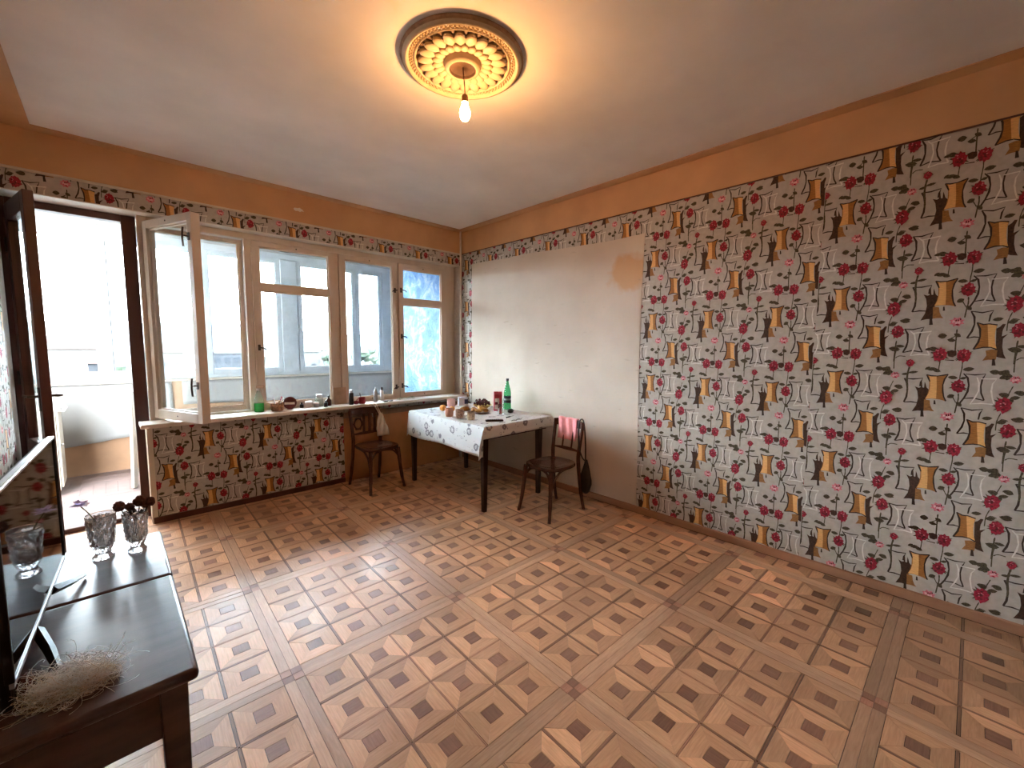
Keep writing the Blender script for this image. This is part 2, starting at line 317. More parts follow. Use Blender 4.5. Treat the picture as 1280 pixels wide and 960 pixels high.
# ------------------------------------------------------------------ wallpaper print
WP = [
 ('L','dark',[(-309,284),(-297,262),(-291,217),(-293,175),(-302,143)],3.5),
 ('L','dark',[(-309,284),(-271,282),(-231,289),(-238,266),(-240,242)],2.8),
 ('L','dark',[(-302,143),(-272,148),(-246,145)],2.8),
 ('L','leaf',[(-291,352),(-296,321),(-297,279),(-292,231),(-292,196)],4.8),
 ('P','brown',[(-261,240),(-244,232),(-236,237),(-239,256),(-234,275),(-229,236),(-222,235),(-222,270),(-217,257),(-212,237),(-201,224),(-206,190),(-212,162),(-217,148),(-215,99),(-239,99),(-264,92),(-248,131),(-243,173),(-249,214)],0),
 ('L','dark',[(-223,113),(-219,66)],5.4),
 ('L','dark',[(-175,166),(-173,143)],3.3),
 ('P','gold2',[(-218,167),(-194,164),(-190,137),(-182,115),(-172,102),(-195,104),(-215,101)],0),
 ('P','gold',[(-217,311),(-198,305),(-172,305),(-149,311),(-131,317),(-143,289),(-148,255),(-146,222),(-140,189),(-130,165),(-153,172),(-186,175),(-215,169),(-206,197),(-202,231),(-203,265),(-209,291)],0),
 ('P','goldlight',[(-206,304),(-176,302),(-171,240),(-169,177),(-212,173),(-202,204),(-198,238),(-200,272)],0),
 ('L','dark',[(-217,311),(-198,305),(-172,305),(-149,311),(-131,317)],2.7),
 ('L','dark',[(-131,317),(-143,289),(-148,255),(-146,222),(-140,189),(-130,165)],2.6),
 ('L','dark',[(-217,311),(-208,291),(-201,272)],2.7),
 ('L','dark',[(-73,325),(-56,302),(-49,262),(-51,227),(-62,190),(-81,149)],3.2),
 ('L','dark',[(-65,322),(-30,319),(8,326),(-2,297),(-5,259),(-1,221),(12,184)],2.6),
 ('L','dark',[(-68,186),(-29,193),(12,183)],2.6),
 ('L','white',[(-22,306),(-13,278),(-11,233),(-21,197),(-37,159),(3,167),(45,165)],2.8),
 ('L','white',[(-7,299),(49,302),(36,275),(34,237),(40,200),(49,169)],2.8),
 ('L','dark',[(-69,135),(-55,103),(-52,64),(-59,27),(-75,-11)],3.2),
 ('L','dark',[(-69,135),(-28,125),(11,135),(2,110),(-1,77)],2.6),
 ('L','dark',[(-75,-11),(-50,-4),(-31,-6)],2.6),
 ('P','brown',[(27,39),(39,48),(48,63),(58,62),(50,30),(49,-2),(70,10),(54,-14),(55,-58),(62,-95),(72,-119),(46,-113),(35,-107)],0),
 ('P','gold2',[(-2,-78),(20,-70),(39,-74),(39,-106),(37,-126),(11,-126),(-10,-132),(3,-103)],0),
 ('L','dark',[(29,-121),(32,-156)],5.1),
 ('P','gold',[(-43,73),(-20,62),(2,65),(30,58),(25,26),(25,-6),(29,-37),(37,-71),(15,-60),(-11,-60),(-47,-71),(-32,-34),(-27,-1),(-30,38)],0),
 ('P','goldlight',[(-5,62),(28,56),(25,26),(25,-6),(29,-37),(36,-68),(7,-62)],0),
 ('L','dark',[(-43,73),(-30,38),(-27,-1),(-32,-34),(-47,-71)],3.2),
 ('L','dark',[(-43,73),(-20,62),(2,65),(30,58)],2.6),
 ('L','dark',[(-47,-71),(-11,-60),(15,-60),(37,-71)],2.6),
 ('L','dark',[(-327,47),(-312,15),(-309,-30),(-314,-60),(-326,-93)],3.5),
 ('L','dark',[(-327,45),(-290,41),(-246,54),(-259,19),(-264,-24),(-258,-58),(-244,-89)],2.8),
 ('L','dark',[(-326,-93),(-287,-81),(-244,-89)],2.8),
 ('L','white',[(-302,33),(-283,12),(-276,-33),(-280,-68),(-292,-110),(-255,-102),(-213,-105)],3.1),
 ('L','white',[(-290,20),(-214,29),(-226,3),(-230,-39),(-226,-74),(-214,-103)],3.1),
 ('L','leaf',[(-168,390),(-170,360),(-171,327)],2.6),
 ('L','leaf',[(-82,393),(-81,357),(-85,312),(-85,286)],2.6),
 ('L','leaf',[(-85,214),(-83,182),(-87,148),(-91,102)],3.2),
 ('L','leaf',[(-109,199),(-91,161)],2.6),
 ('L','leaf',[(-115,39),(-115,-1),(-114,-68),(-112,-108)],3.3),
 ('L','leaf',[(-355,458),(-360,402),(-359,339)],2.8),
 ('L','leaf',[(-356,402),(-341,415),(-313,413)],2.8),
 ('L','leaf',[(107,267),(98,236),(87,198)],2.4),
 ('L','leaf',[(76,122),(65,77),(64,26)],2.5),
 ('L','leaf',[(66,64),(81,88),(103,82)],2.5),
 ('L','leaf',[(-358,-24),(-361,-74),(-362,-147)],3.6),
 ('L','brown',[(-150,397),(-114,395)],3.3),
 ('L','leaf',[(-144,-19),(-113,6)],2.7),
 ('L','leaf',[(112,231),(146,240)],2.4),
 ('P','brown',[(-145,446),(-127,452),(-109,447),(-107,427),(-120,413),(-138,417)],0),
 ('F','leaf',[(-198,344)],(17,7,8)),
 ('F','leaf',[(-215,348)],(11,5,40)),
 ('F','leaf',[(-179,337)],(15,7,-20)),
 ('F','leaf',[(-113,195)],(13,8,30)),
 ('F','leaf',[(-56,349)],(18,8,10)),
 ('F','leaf',[(40,337)],(16,9,-8)),
 ('F','leaf',[(76,336)],(13,11,-30)),
 ('F','leaf',[(70,311)],(12,7,30)),
 ('F','leaf',[(-112,300)],(16,7,-5)),
 ('F','leaf',[(-169,3)],(15,10,5)),
 ('F','leaf',[(-132,-21)],(14,7,-10)),
 ('F','leaf',[(-111,6)],(13,7,-35)),
 ('F','leaf',[(-329,91)],(19,8,-10)),
 ('F','leaf',[(-381,74)],(15,8,20)),
 ('F','leaf',[(30,88)],(16,7,10)),
 ('F','leaf',[(138,96)],(16,8,10)),
 ('F','leaf',[(-381,317)],(16,13,10)),
 ('F','leaf',[(-401,334)],(13,8,-10)),
 ('F','leaf',[(-367,454)],(20,8,-20)),
 ('F','leaf',[(-340,473)],(17,6,-5)),
 ('F','leaf',[(-328,232)],(14,9,-20)),
 ('F','leaf',[(-380,217)],(13,10,20)),
 ('F','leaf',[(77,219)],(14,8,-10)),
 ('F','leaf',[(131,234)],(15,8,-8)),
 ('F','leaf',[(118,207)],(15,7,15)),
 ('F','leaf',[(-363,-71)],(20,9,-10)),
 ('F','leaf',[(-274,322)],(18,5,10)),
 ('F','leaf',[(-306,310)],(14,5,10)),
 ('F','leaf',[(-202,462)],(13,6,5)),
 ('F','leaf',[(-193,-75)],(16,6,10)),
 ('F','leaf',[(-79,153)],(13,7,-50)),
 ('F','leaf',[(103,190)],(12,8,40)),
 ('F','leaf',[(-72,299)],(11,5,20)),
 ('F','leaf',[(-217,-72)],(14,6,10)),
 ('R','red',[(-171,426)],(28.7,40.8)),
 ('R','red',[(-80,423)],(26.3,38.4)),
 ('R','red',[(-88,252)],(26.6,38.9)),
 ('R','red',[(81,166)],(28.7,44.5)),
 ('R','red',[(107,29)],(25.3,39.5)),
 ('R','red',[(-290,376)],(16.9,23.3)),
 ('R','pink',[(-119,79)],(27.3,39.7)),
 ('R','pink',[(113,301)],(20.2,31.5)),
]

PM = ['dark','white','gold','goldlight','gold2','brown','leaf','red','deepred','pink','palepink']
PI = {k: j for j, k in enumerate(PM)}
def motif_polys():
    R = random.Random(11); out = []
    def blob(cx, cy, r, n, j, sq=1, ph=0):
        return [(cx+r*(1-j*R.random())*math.cos(ph+2*math.pi*k/n), cy+sq*r*(1-j*R.random())*math.sin(ph+2*math.pi*k/n)) for k in range(n)]
    for kind, mt, pts, e in WP:
        P = [(a/1000, b/1000) for a, b in pts]
        if kind == 'P': out.append((PI[mt], P))
        elif kind == 'L':
            Q = [Vector((*p, 0)) for p in P]
            Q = [(v.x, v.y) for v in (smoothpath(Q, 3) if mt == 'leaf' else Q)]
            w = e/2000*{'dark':2.2,'white':2.0,'leaf':1.6,'brown':1.4}[mt]; N = len(Q); off = []
            for k in range(N):
                a = Q[max(k-1, 0)]; b = Q[min(k+1, N-1)]; d = math.hypot(b[0]-a[0], b[1]-a[1]) or 1
                ww = w*(.75+.5*abs(math.sin(k*1.7))); off.append((-(b[1]-a[1])/d*ww, (b[0]-a[0])/d*ww))
            for k in range(N-1):
                a, b, oa, ob = Q[k], Q[k+1], off[k], off[k+1]
                out.append((PI[mt], [(a[0]+oa[0],a[1]+oa[1]),(b[0]+ob[0],b[1]+ob[1]),(b[0]-ob[0],b[1]-ob[1]),(a[0]-oa[0],a[1]-oa[1])]))
        elif kind == 'F':
            (cx, cy), = P; l, w, an = e; l *= .00125; w *= .0015; an = math.radians(an); ca, sa = math.cos(an), math.sin(an)
            sh = [(-1,0),(-.6,.7),(0,1),(.5,.75),(1,0),(.45,-.8),(-.1,-1),(-.65,-.6)]
            out.append((PI['leaf'], [(cx+ca*a*l-sa*b*w, cy+sa*a*l+ca*b*w) for a, b in sh]))
            sh = [(-.8,.05),(.8,.04),(.8,-.04),(-.8,-.05)]
            out.append((PI['dark'], [(cx+ca*a*l-sa*b*w*2, cy+sa*a*l+ca*b*w*2) for a, b in sh]))
        elif kind == 'R':
            (cx, cy), = P; rx, r = e[0]/1000, e[1]/1000; ax = rx/r; n0_ = len(out)
            if mt == 'red':
                for k in range(4): a = R.uniform(0, 6.3); out.append((PI['leaf'], [(cx+r*.7*math.cos(a-.25), cy+r*.7*math.sin(a-.25)), (cx+r*1.45*math.cos(a), cy+r*1.25*math.sin(a)), (cx+r*.7*math.cos(a+.25), cy+r*.7*math.sin(a+.25))]))
                out.append((PI['red'], [(cx+q*math.cos(a), cy+.92*q*math.sin(a)) for a, q in [(2*math.pi*k/20, r*(1.10 if k % 2 else .92)*R.uniform(.88, 1.08)) for k in range(20)]]))
                for k in range(5): out.append((PI['deepred'], blob(cx+R.uniform(-.6,.6)*r, cy+R.uniform(-.6,.5)*r, r*.30, 7, .5, .5, R.random()*6)))
                for k in range(4): out.append((PI['pink'], blob(cx+R.uniform(-.6,.5)*r, cy+R.uniform(-.2,.7)*r, r*.17, 6, .4, .6, R.random()*6)))
                out.append((PI['deepred'], blob(cx, cy, r*.22, 6, .3)))
            else:
                out.append((PI['pink'], [(cx+q*math.cos(a), cy+.62*q*math.sin(a)) for a, q in [(2*math.pi*k/16, r*(1.15 if k % 2 else .78)) for k in range(16)]]))
                for k in range(3): out.append((PI['palepink'], blob(cx+(-.45+.4*k)*r, cy-.05*r+R.uniform(-.1,.2)*r, r*.27, 6, .4, .9)))
                for k in range(3): out.append((PI['deepred'], blob(cx+(-.1+.3*k)*r, cy+R.uniform(.1,.4)*r, r*.16, 5, .4, 1.3)))
                out.append((PI['red'], blob(cx+.1*r, cy-.38*r, r*.32, 7, .4, .5)))
            for q in range(n0_, len(out)): out[q] = (out[q][0], [(cx+(x-cx)*ax, y) for x, y in out[q][1]])
    return out
MOTIF = motif_polys()
PU, PV = .4632, .5285
def paper_print(name, parent, f, drops):
    """drops: (u0, u1, v0, v1, u of a motif, v of a motif) — each strip of wallpaper with its own pattern offset"""
    mb = MB(); eps = .0004
    for (u0, u1, v0, v1, ua, va) in drops:
        i0 = math.floor((u0-ua-.6)/PU); i1 = math.ceil((u1-ua+.6)/PU); j0 = math.floor((v0-va-.6)/PV); j1 = math.ceil((v1-va+.6)/PV)
        for i in range(i0, i1+1):
            for j in range(j0, j1+1):
                for q, (mi, P) in enumerate(MOTIF):
                    Q = clip([(x+ua+i*PU, y+va+j*PV) for x, y in P], u0, u1, v0, v1)
                    if len(Q) >= 3: mb.add([f(x, y, eps+q*3e-6) for x, y in Q], [tuple(range(len(Q)))], mi)
    return mb.build(name, ['p_'+k for k in PM], parent)
paper_print('wallpaper_print', wr, lambda u, v, w: (-w, -u, v), [
    (.016, .222, .056, ZP-.008, 2.888, 1.474), (.222, 2.62, 2.46, ZP-.008, 2.888, 1.474), (2.598, 3.87, .056, ZP-.008, 2.888, 1.474), (3.872, 5.5, .056, ZP-.008, 4.169, 1.571)])
paper_print('wallpaper_print', wk, lambda u, v, w: (u, -w, v), [
    (-3.17, -1.6, .05, .815, -2.62, .42), (-1.6, -.03, .77, .815, -2.62, .42), (XL, 0, 2.536, ZP-.014, -2.5, 2.56), (-.029, -.002, .85, 2.53, -2.5, 2.3)])
paper_print('wallpaper_print', wl, lambda u, v, w: (XL+w, u, v), [(-5.49, -.002, 0, ZP, -.3, 1.4)])
paper_print('wallpaper_print', wf, lambda u, v, w: (-u, YF+w, v), [(.03, 3.89, .0, ZP, .2, 1.4)])

# ------------------------------------------------------------------ parquet floor
fl = struct('floor', 'jointdirt', 'worn patterned parquet floor of light tiles with dark centres', MB().box(XL, 0, YF, 0, -.12, -.009).box(XL, -3.2, 0, DEP+.02, -.12, -.009), 'floor')
GX, GY, GP, GR = -1.9957, -3.4518, .9008, -.0294
cg, sg = math.cos(GR), math.sin(GR)
def g2w(a, b): return (GX+cg*a-sg*b, GY+sg*a+cg*b)
ho, hs, HB = .0970, .0340, .0425
rects = [(XL+.001, -.025, YF+.001, -.001), (XL+.001, -3.208, -.001, DEP)]
class Kind:
    def __init__(s, name, mt): s.name = name; s.mt = mt; s.items = []; s.mb = []; s.shared = {}
kinds = {k: Kind(k, m_) for k, m_ in (('parquet_piece','fl_piece'),('parquet_square','fl_square'),('parquet_fillet','fl_fillet'),('parquet_plank','fl_plank'))}
RF = random.Random(5)
def piece(kind, poly, at, ang, tint):
    """poly: local outline, grain along local x; at: grid position; ang: rotation on the grid"""
    ca, sa = math.cos(ang), math.sin(ang)
    P = [g2w(at[0]+ca*x-sa*y, at[1]+sa*x+ca*y) for x, y in poly]
    c = (sum(p[0] for p in P)/len(P), sum(p[1] for p in P)/len(P))
    if c[0] > -.64 and -4.03 < c[1] < -2.68: tint *= 1.24      # lighter rectangle of pieces along the right wall
    elif c[0] > -.72 and c[1] <= -4.03: tint *= .74      # darker pieces beside it
    inside = any(all(r[0] <= p[0] <= r[1] and r[2] <= p[1] <= r[3] for p in P) for r in rects)
    out = [clip(P, *r) for r in rects] if not inside else [P]
    area = 0
    q = [project((*p, 0)) for p in P]
    if all(q):
        area = abs(sum(q[k-1][0]*q[k][1]-q[k][0]*q[k-1][1] for k in range(len(q))))/2
        if not any(-10 < a[0] < 1290 and a[1] < 970 for a in q): area = 0
    for o in out:
        if len(o) >= 3: kinds[kind].items.append((area if inside else 0, poly, P if inside else o, at, ang, tint, inside))
def trap(o): return [(-o+.0007, -o), (o-.0007, -o), (hs+.0010, -hs-.0010), (-hs-.0010, -hs-.0010)]
TR = trap(ho); SQ = [(-hs+.0008,-hs+.0008),(hs-.0008,-hs+.0008),(hs-.0008,hs-.0008),(-hs+.0008,hs-.0008)]
def rect(lx, ly, gap=.0007): return [(-lx/2+gap,-ly/2+gap),(lx/2-gap,-ly/2+gap),(lx/2-gap,ly/2-gap),(-lx/2+gap,ly/2-gap)]
cen = [.1415, .349, .552, .7595]; nod = [(.2455,.0105),(.4504,.006),(.6555,.0105)]
for i in range(-3, 3):
    for j in range(-3, 5):
        bx, by = i*GP, j*GP
        for a in cen:
            for b in cen:
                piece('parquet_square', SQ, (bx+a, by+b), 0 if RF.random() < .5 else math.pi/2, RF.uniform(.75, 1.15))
                base = RF.uniform(.86, 1.05)
                for k in range(4):
                    t = base*RF.uniform(.80, 1.12)*(1.08 if k % 2 else .94)*(1.2 if RF.random() < .08 else 1)  # alternate sides lighter: sheen across the grain put into the tint
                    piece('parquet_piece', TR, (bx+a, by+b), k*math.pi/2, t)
        ed = [HB, .2455, .4504, .6555, GP-HB]
        for nn, w in nod:
            for k in range(4):
                l = ed[k+1]-ed[k]-.005; mid = (ed[k]+ed[k+1])/2; tt = (RF.uniform(.8, 1.1) if w > .008 else RF.uniform(1.5, 2.0))
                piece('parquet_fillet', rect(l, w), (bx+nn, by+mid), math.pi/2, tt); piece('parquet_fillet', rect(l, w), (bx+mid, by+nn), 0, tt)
        L_ = GP-2*HB
        for s_ in (-1, 1):
            tt = RF.uniform(.72, 1.08)
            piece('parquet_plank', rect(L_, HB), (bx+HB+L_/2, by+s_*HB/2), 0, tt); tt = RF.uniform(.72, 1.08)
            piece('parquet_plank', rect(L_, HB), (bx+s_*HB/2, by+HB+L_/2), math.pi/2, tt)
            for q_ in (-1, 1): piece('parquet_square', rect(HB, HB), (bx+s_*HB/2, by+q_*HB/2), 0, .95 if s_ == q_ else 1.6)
def slab_data(poly, top=0., bot=-.007):
    n = len(poly); return [(x, y, bot) for x, y in poly]+[(x, y, top) for x, y in poly], [tuple(range(n, 2*n))]+[(k, (k+1) % n, n+(k+1) % n, n+k) for k in range(n)]
for kd in kinds.values():
    kd.items.sort(key=lambda t: -t[0])
    joined = MB(); tints = []; uvs = []
    for n_, (area, poly, P, at, ang, tint, inside) in enumerate(kd.items):
        dz = RF.uniform(-.0008, 0); tilt = (RF.uniform(-.003, .003), RF.uniform(-.003, .003))
        if n_ < 300 and area > 25 and inside:
            key = tuple(poly)
            if key not in kd.shared:
                V, F = slab_data(poly); me = bpy.data.meshes.new(kd.name); me.from_pydata(V, [], F); me.materials.append(M[kd.mt])
                uv = me.uv_layers.new(name='grain')
                for lp in me.loops: uv.data[lp.index].uv = me.vertices[lp.vertex_index].co[:2]
                kd.shared[key] = me
            o = bpy.data.objects.new(kd.name, kd.shared[key]); COL.objects.link(o); o.parent = fl
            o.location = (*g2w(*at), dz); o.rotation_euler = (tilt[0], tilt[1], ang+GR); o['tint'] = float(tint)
        else:
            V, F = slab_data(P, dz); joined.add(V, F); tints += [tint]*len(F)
            ca, sa = math.cos(-ang-GR), math.sin(-ang-GR); w0 = g2w(*at)
            for f in F: uvs += [((V[k][0]-w0[0])*ca-(V[k][1]-w0[1])*sa, (V[k][0]-w0[0])*sa+(V[k][1]-w0[1])*ca) for k in f]
    if joined.F:
        me = bpy.data.meshes.new(kd.name); me.from_pydata(joined.V, [], joined.F); me.materials.append(M[kd.mt+'_joined'])
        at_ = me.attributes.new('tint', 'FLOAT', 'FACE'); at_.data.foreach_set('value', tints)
        uv = me.uv_layers.new(name='grain'); uv.data.foreach_set('uv', [c for q in uvs for c in q])
        o = bpy.data.objects.new(kd.name+'_field', me); COL.objects.link(o); o.parent = fl; o['kind'] = 'stuff'

# ------------------------------------------------------------------ windows
def sash(name, parent, loc, rz, w, h, T, sl, sr, st, sb, transom=None, mt='windowwood', pane='pane', handles=(), nails=True):
    b = MB().box(0, sl, 0, T, 0, h).box(w-sr, w, 0, T, 0, h).box(sl, w-sr, 0, T, 0, sb).box(sl, w-sr, 0, T, h-st, h)
    openings = [(sb, h-st)]
    if transom:
        b.box(sl, w-sr, .004, T-.004, transom[0], transom[1]); openings = [(sb, transom[0]), (transom[1], h-st)]
    for z0, z1 in openings:      # glazing beads
        for x0, x1, a0, a1 in ((sl, sl+.012, z0, z1), (w-sr-.012, w-sr, z0, z1), (sl+.012, w-sr-.012, z0, z0+.012), (sl+.012, w-sr-.012, z1-.012, z1)): b.box(x0, x1, T*.35, T*.55, a0, a1)
    o = b.build(name, mt, parent, bevel=.003, loc=loc, rot=(0, 0, rz))
    for z0, z1 in openings: boxo('pane', pane, o, sl+.001, w-sr-.001, T*.55, T*.55+.004, z0+.001, z1-.001)
    for hx, hz, d in handles:
        hb = MB().box(hx-.011, hx+.011, -.006, 0, hz-.028, hz+.028).tube([(hx, 0, hz), (hx, -.035, hz)], .006, 8)
        hb.tube(smoothpath([(hx-d*.012, -.036, hz), (hx+d*.03, -.042, hz-.006), (hx+d*.05, -.04, hz-.022)] if abs(d) == 1 else [(hx, -.038, hz+.03*d), (hx, -.045, hz-.005*d), (hx, -.04, hz-.04*d)]), .007, 8)
        hb.build('handle', 'iron', o, smooth=40)
    if nails:
        nb = MB()
        for px, pz in ((w/2, h-st/2), (w/2, sb/2)): nb.ball((px, -.001, pz), .007, .003, .007, n=8, m=4)
        nb.build('screw', 'iron', o)
    return o
wn = thing('window_1', 'wide four part wooden window in cream paint, left casement swung open into the room', 'window', kind='structure')
y0, y1 = .12, .22
b = MB().box(-3.17, -3.115, y0, y1, .83, 2.53).box(-.172, -.03, y0, y1, .83, 2.53).box(-3.115, -.172, y0, y1, 2.475, 2.53).box(-3.115, -.172, y0, y1, .83, .862)
b.box(-2.432, -2.374, y0, y1, .862, 2.475).box(-1.578, -1.556, y0+.012, y1, .862, 2.475).box(-.864, -.848, y0+.012, y1, .862, 2.475)
b.build('window_frame', 'windowwood', wn, bevel=.004)
sash('sash', wn, (-3.14, .115, .872), math.atan2(-.60, .24), .665, 1.61, .062, .055, .058, .06, .075, handles=[(.63, 1.43, 2), (.63, .30, 2)])
sash('sash', wn, (-2.372, .112, .865), 0, .79, 1.605, .05, .062, .085, .045, .05, (1.145, 1.212), handles=[(.03, .60, 1)])
sash('sash', wn, (-1.556, .112, .865), 0, .692, 1.605, .05, .068, .07, .05, .035, handles=[(.655, .13, -1), (.655, 1.28, -1)])
sash('sash', wn, (-.848, .112, .865), 0, .676, 1.605, .05, .058, .068, .06, .04, (1.122, 1.195), handles=[(.028, .14, 1), (.028, .74, 1), (.028, 1.29, 1)])
sash('outer_sash', wn, (-3.11, .185, .865), 0, .676, 1.605, .035, .03, .03, .03, .04, nails=False)
tag(MB().box(-3.245, -.005, -.125, .115, .818, .852).build('window_sill', 'whitepaint', bevel=.006), 'long worn white window sill crowded with small bottles', 'sill', kind='structure')

dr = thing('door_1', 'dark brown balcony door leaf standing open into the room beside the left wall', 'door', kind='structure')
b = MB().box(-3.262, -3.172, .215, .30, 0, 2.53).box(XL, XL+.035, .215, .30, 0, 2.53).box(XL+.035, -3.262, .215, .30, 2.475, 2.53)
b.build('door_frame', 'brownwood', dr, bevel=.004)
boxo('threshold', 'brownwood', dr, XL+.035, -3.262, .21, .31, -.005, .035, .006)
lf = MB(); w, h, T = .575, 2.43, .05
lf.box(0, .085, 0, T, 0, h).box(w-.085, w, 0, T, 0, h).box(.085, w-.085, 0, T, h-.12, h).box(.085, w-.085, 0, T, 0, .16).box(.085, w-.085, 0, T, .66, .76).box(.085, w-.085, .012, T-.012, .16, .66)
lf = lf.build('door_leaf', 'brownwood', dr, bevel=.004, loc=(-3.868, .205, .04), rot=(0, 0, math.radians(-76)))
boxo('pane', 'pane', lf, .085, w-.085, .022, .027, .76, h-.12)
hb = MB().box(w-.055, w-.025, -.006, 0, 1.0, 1.16).tube([(w-.04, 0, 1.1), (w-.04, -.05, 1.1), (w-.15, -.055, 1.1)], .009, 8).tube([(w-.04, T, 1.1), (w-.04, T+.05, 1.1), (w-.15, T+.055, 1.1)], .009, 8)
hb.build('handle', 'iron', lf, smooth=40)
for z in (.3, 1.2, 2.15): MB().tube([(-.004, -.004, z-.05), (-.004, -.004, z+.05)], .009, 8).build('hinge', 'iron', lf)

# heating pipe in the corner
pb = MB().tube([(-.045, -.045, 0), (-.045, -.045, HC-.006)], .0125, 12)
tag(pb.build('heating_pipe', 'creampaint', smooth=40), 'thin cream painted vertical pipe in the corner beside the window', 'pipe')

# ------------------------------------------------------------------ glazed balcony
BX0, BX1, BY = -5.2, .15, 2.2
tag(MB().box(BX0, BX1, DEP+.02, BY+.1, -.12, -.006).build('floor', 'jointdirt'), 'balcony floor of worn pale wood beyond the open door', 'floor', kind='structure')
bf = bpy.data.objects['floor.001']; R = random.Random(2)
x = -4.6; n_ = 0; cells = []
while x < -2.0:
    y = DEP+.02
    while y < BY-.01:
        yy = min(y+.46, BY-.004); cells.append((x, y, yy)); y += .46
    x += .46
for (x, y, yy) in cells:
    for k in range(5):
        if (round(x/.46)+round(y/.46)) % 2: a = (x+k*.092+.001, x+(k+1)*.092-.001, y+.001, yy-.001)
        else:
            a = (x+.001, x+.459, y+k*(yy-y)/5+.001, y+(k+1)*(yy-y)/5-.001)
        o = boxo('floorboard', 'balconyfloor', bf, a[0], a[1], a[2], a[3], -.006, R.uniform(-.001, .0008))
boxo('floorboard', 'balconyfloor', bf, -2.0, BX1, DEP+.02, BY, -.006, 0)
tag(MB().box(BX0, BX1+.1, BY, BY+.12, -.12, 1.05).build('wall_outer', 'tanboard'), 'balcony parapet wall clad in tan boards', 'wall', kind='structure')
tag(MB().box(BX1, BX1+.12, DEP, BY, -.12, 2.95).build('wall_end', 'bluewall'), 'balcony end wall with peeling blue and white paint', 'wall', kind='structure')
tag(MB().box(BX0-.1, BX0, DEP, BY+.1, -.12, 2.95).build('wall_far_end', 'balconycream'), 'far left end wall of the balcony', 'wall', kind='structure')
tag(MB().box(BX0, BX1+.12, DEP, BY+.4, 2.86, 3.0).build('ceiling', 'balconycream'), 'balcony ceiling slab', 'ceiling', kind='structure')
w2 = thing('window_2', 'long row of painted balcony windows with a wide blue grey post', 'window', kind='structure')
b = MB().box(BX0, BX1, BY, BY+.09, 1.05, 1.10).box(BX0, BX1, BY, BY+.09, 2.70, 2.78).box(-1.565, -1.355, BY-.02, BY+.09, 1.1, 2.7).box(-.02, BX1, BY-.02, BY+.09, 1.1, 2.7)
b.build('window_frame', 'balconywood', w2, bevel=.004)
tb = MB().box(BX0, BX1, BY-.06, BY, 1.03, 1.056)
tb.build('window_board', 'balconycream', w2, bevel=.004)
for k, (z0, z1) in enumerate(((2.78, 2.815), (2.817, 2.86))): boxo('header_board', 'greyboards', w2, BX0, BX1, BY-.012*k, BY+.09, z0, z1)
for k, (x0, x1) in enumerate(((-5.2, -4.37), (-4.37, -3.42), (-3.42, -2.47), (-2.47, -1.57), (-1.35, -.47), (-.47, -.02))):
    sash('sash', w2, (x0, BY-.005, 1.10), 0, x1-x0, 1.60, .05, .06, .06, .055, .06, mt='balconywood', pane='panedirty', nails=False)
# sheet hung on the parapet
def clothgrid(nx, ny, f):
    V = [f(i/nx, j/ny) for j in range(ny+1) for i in range(nx+1)]
    F = [(j*(nx+1)+i, j*(nx+1)+i+1, (j+1)*(nx+1)+i+1, (j+1)*(nx+1)+i) for j in range(ny) for i in range(nx)]
    return MB().add(V, F)
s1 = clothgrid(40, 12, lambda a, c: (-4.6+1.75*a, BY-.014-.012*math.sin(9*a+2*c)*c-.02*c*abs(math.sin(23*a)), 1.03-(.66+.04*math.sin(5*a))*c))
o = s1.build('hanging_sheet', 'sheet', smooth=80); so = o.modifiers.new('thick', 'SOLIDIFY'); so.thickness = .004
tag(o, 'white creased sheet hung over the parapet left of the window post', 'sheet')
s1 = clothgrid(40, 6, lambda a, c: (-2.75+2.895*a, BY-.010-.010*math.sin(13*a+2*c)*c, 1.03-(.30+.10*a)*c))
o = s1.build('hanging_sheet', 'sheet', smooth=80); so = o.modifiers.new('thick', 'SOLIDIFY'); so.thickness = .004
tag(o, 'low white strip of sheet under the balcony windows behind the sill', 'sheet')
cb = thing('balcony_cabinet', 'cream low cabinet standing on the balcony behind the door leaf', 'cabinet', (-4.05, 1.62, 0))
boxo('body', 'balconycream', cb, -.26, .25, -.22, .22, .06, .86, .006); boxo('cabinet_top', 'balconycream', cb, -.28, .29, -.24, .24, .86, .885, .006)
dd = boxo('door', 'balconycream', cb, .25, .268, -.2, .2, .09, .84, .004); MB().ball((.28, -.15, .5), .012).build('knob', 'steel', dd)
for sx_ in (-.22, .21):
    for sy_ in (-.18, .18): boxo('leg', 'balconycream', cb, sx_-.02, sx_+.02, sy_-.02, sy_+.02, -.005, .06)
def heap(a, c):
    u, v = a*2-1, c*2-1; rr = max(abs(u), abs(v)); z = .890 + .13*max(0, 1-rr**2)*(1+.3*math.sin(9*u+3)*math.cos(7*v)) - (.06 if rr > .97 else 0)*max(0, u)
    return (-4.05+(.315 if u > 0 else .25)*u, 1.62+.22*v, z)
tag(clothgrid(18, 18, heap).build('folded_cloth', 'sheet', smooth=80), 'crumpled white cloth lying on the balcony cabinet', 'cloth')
lb = MB().box(-.13, .13, -.012, .012, 0, 1.0); lb = tag(lb.build('leaning_board', 'balconycream', bevel=.003), 'pale board leaning against the balcony wall beyond the door', 'board')
lb.location = (-3.275, 1.25, 0.004); lb.rotation_euler = (0, math.radians(14), math.radians(90-8))

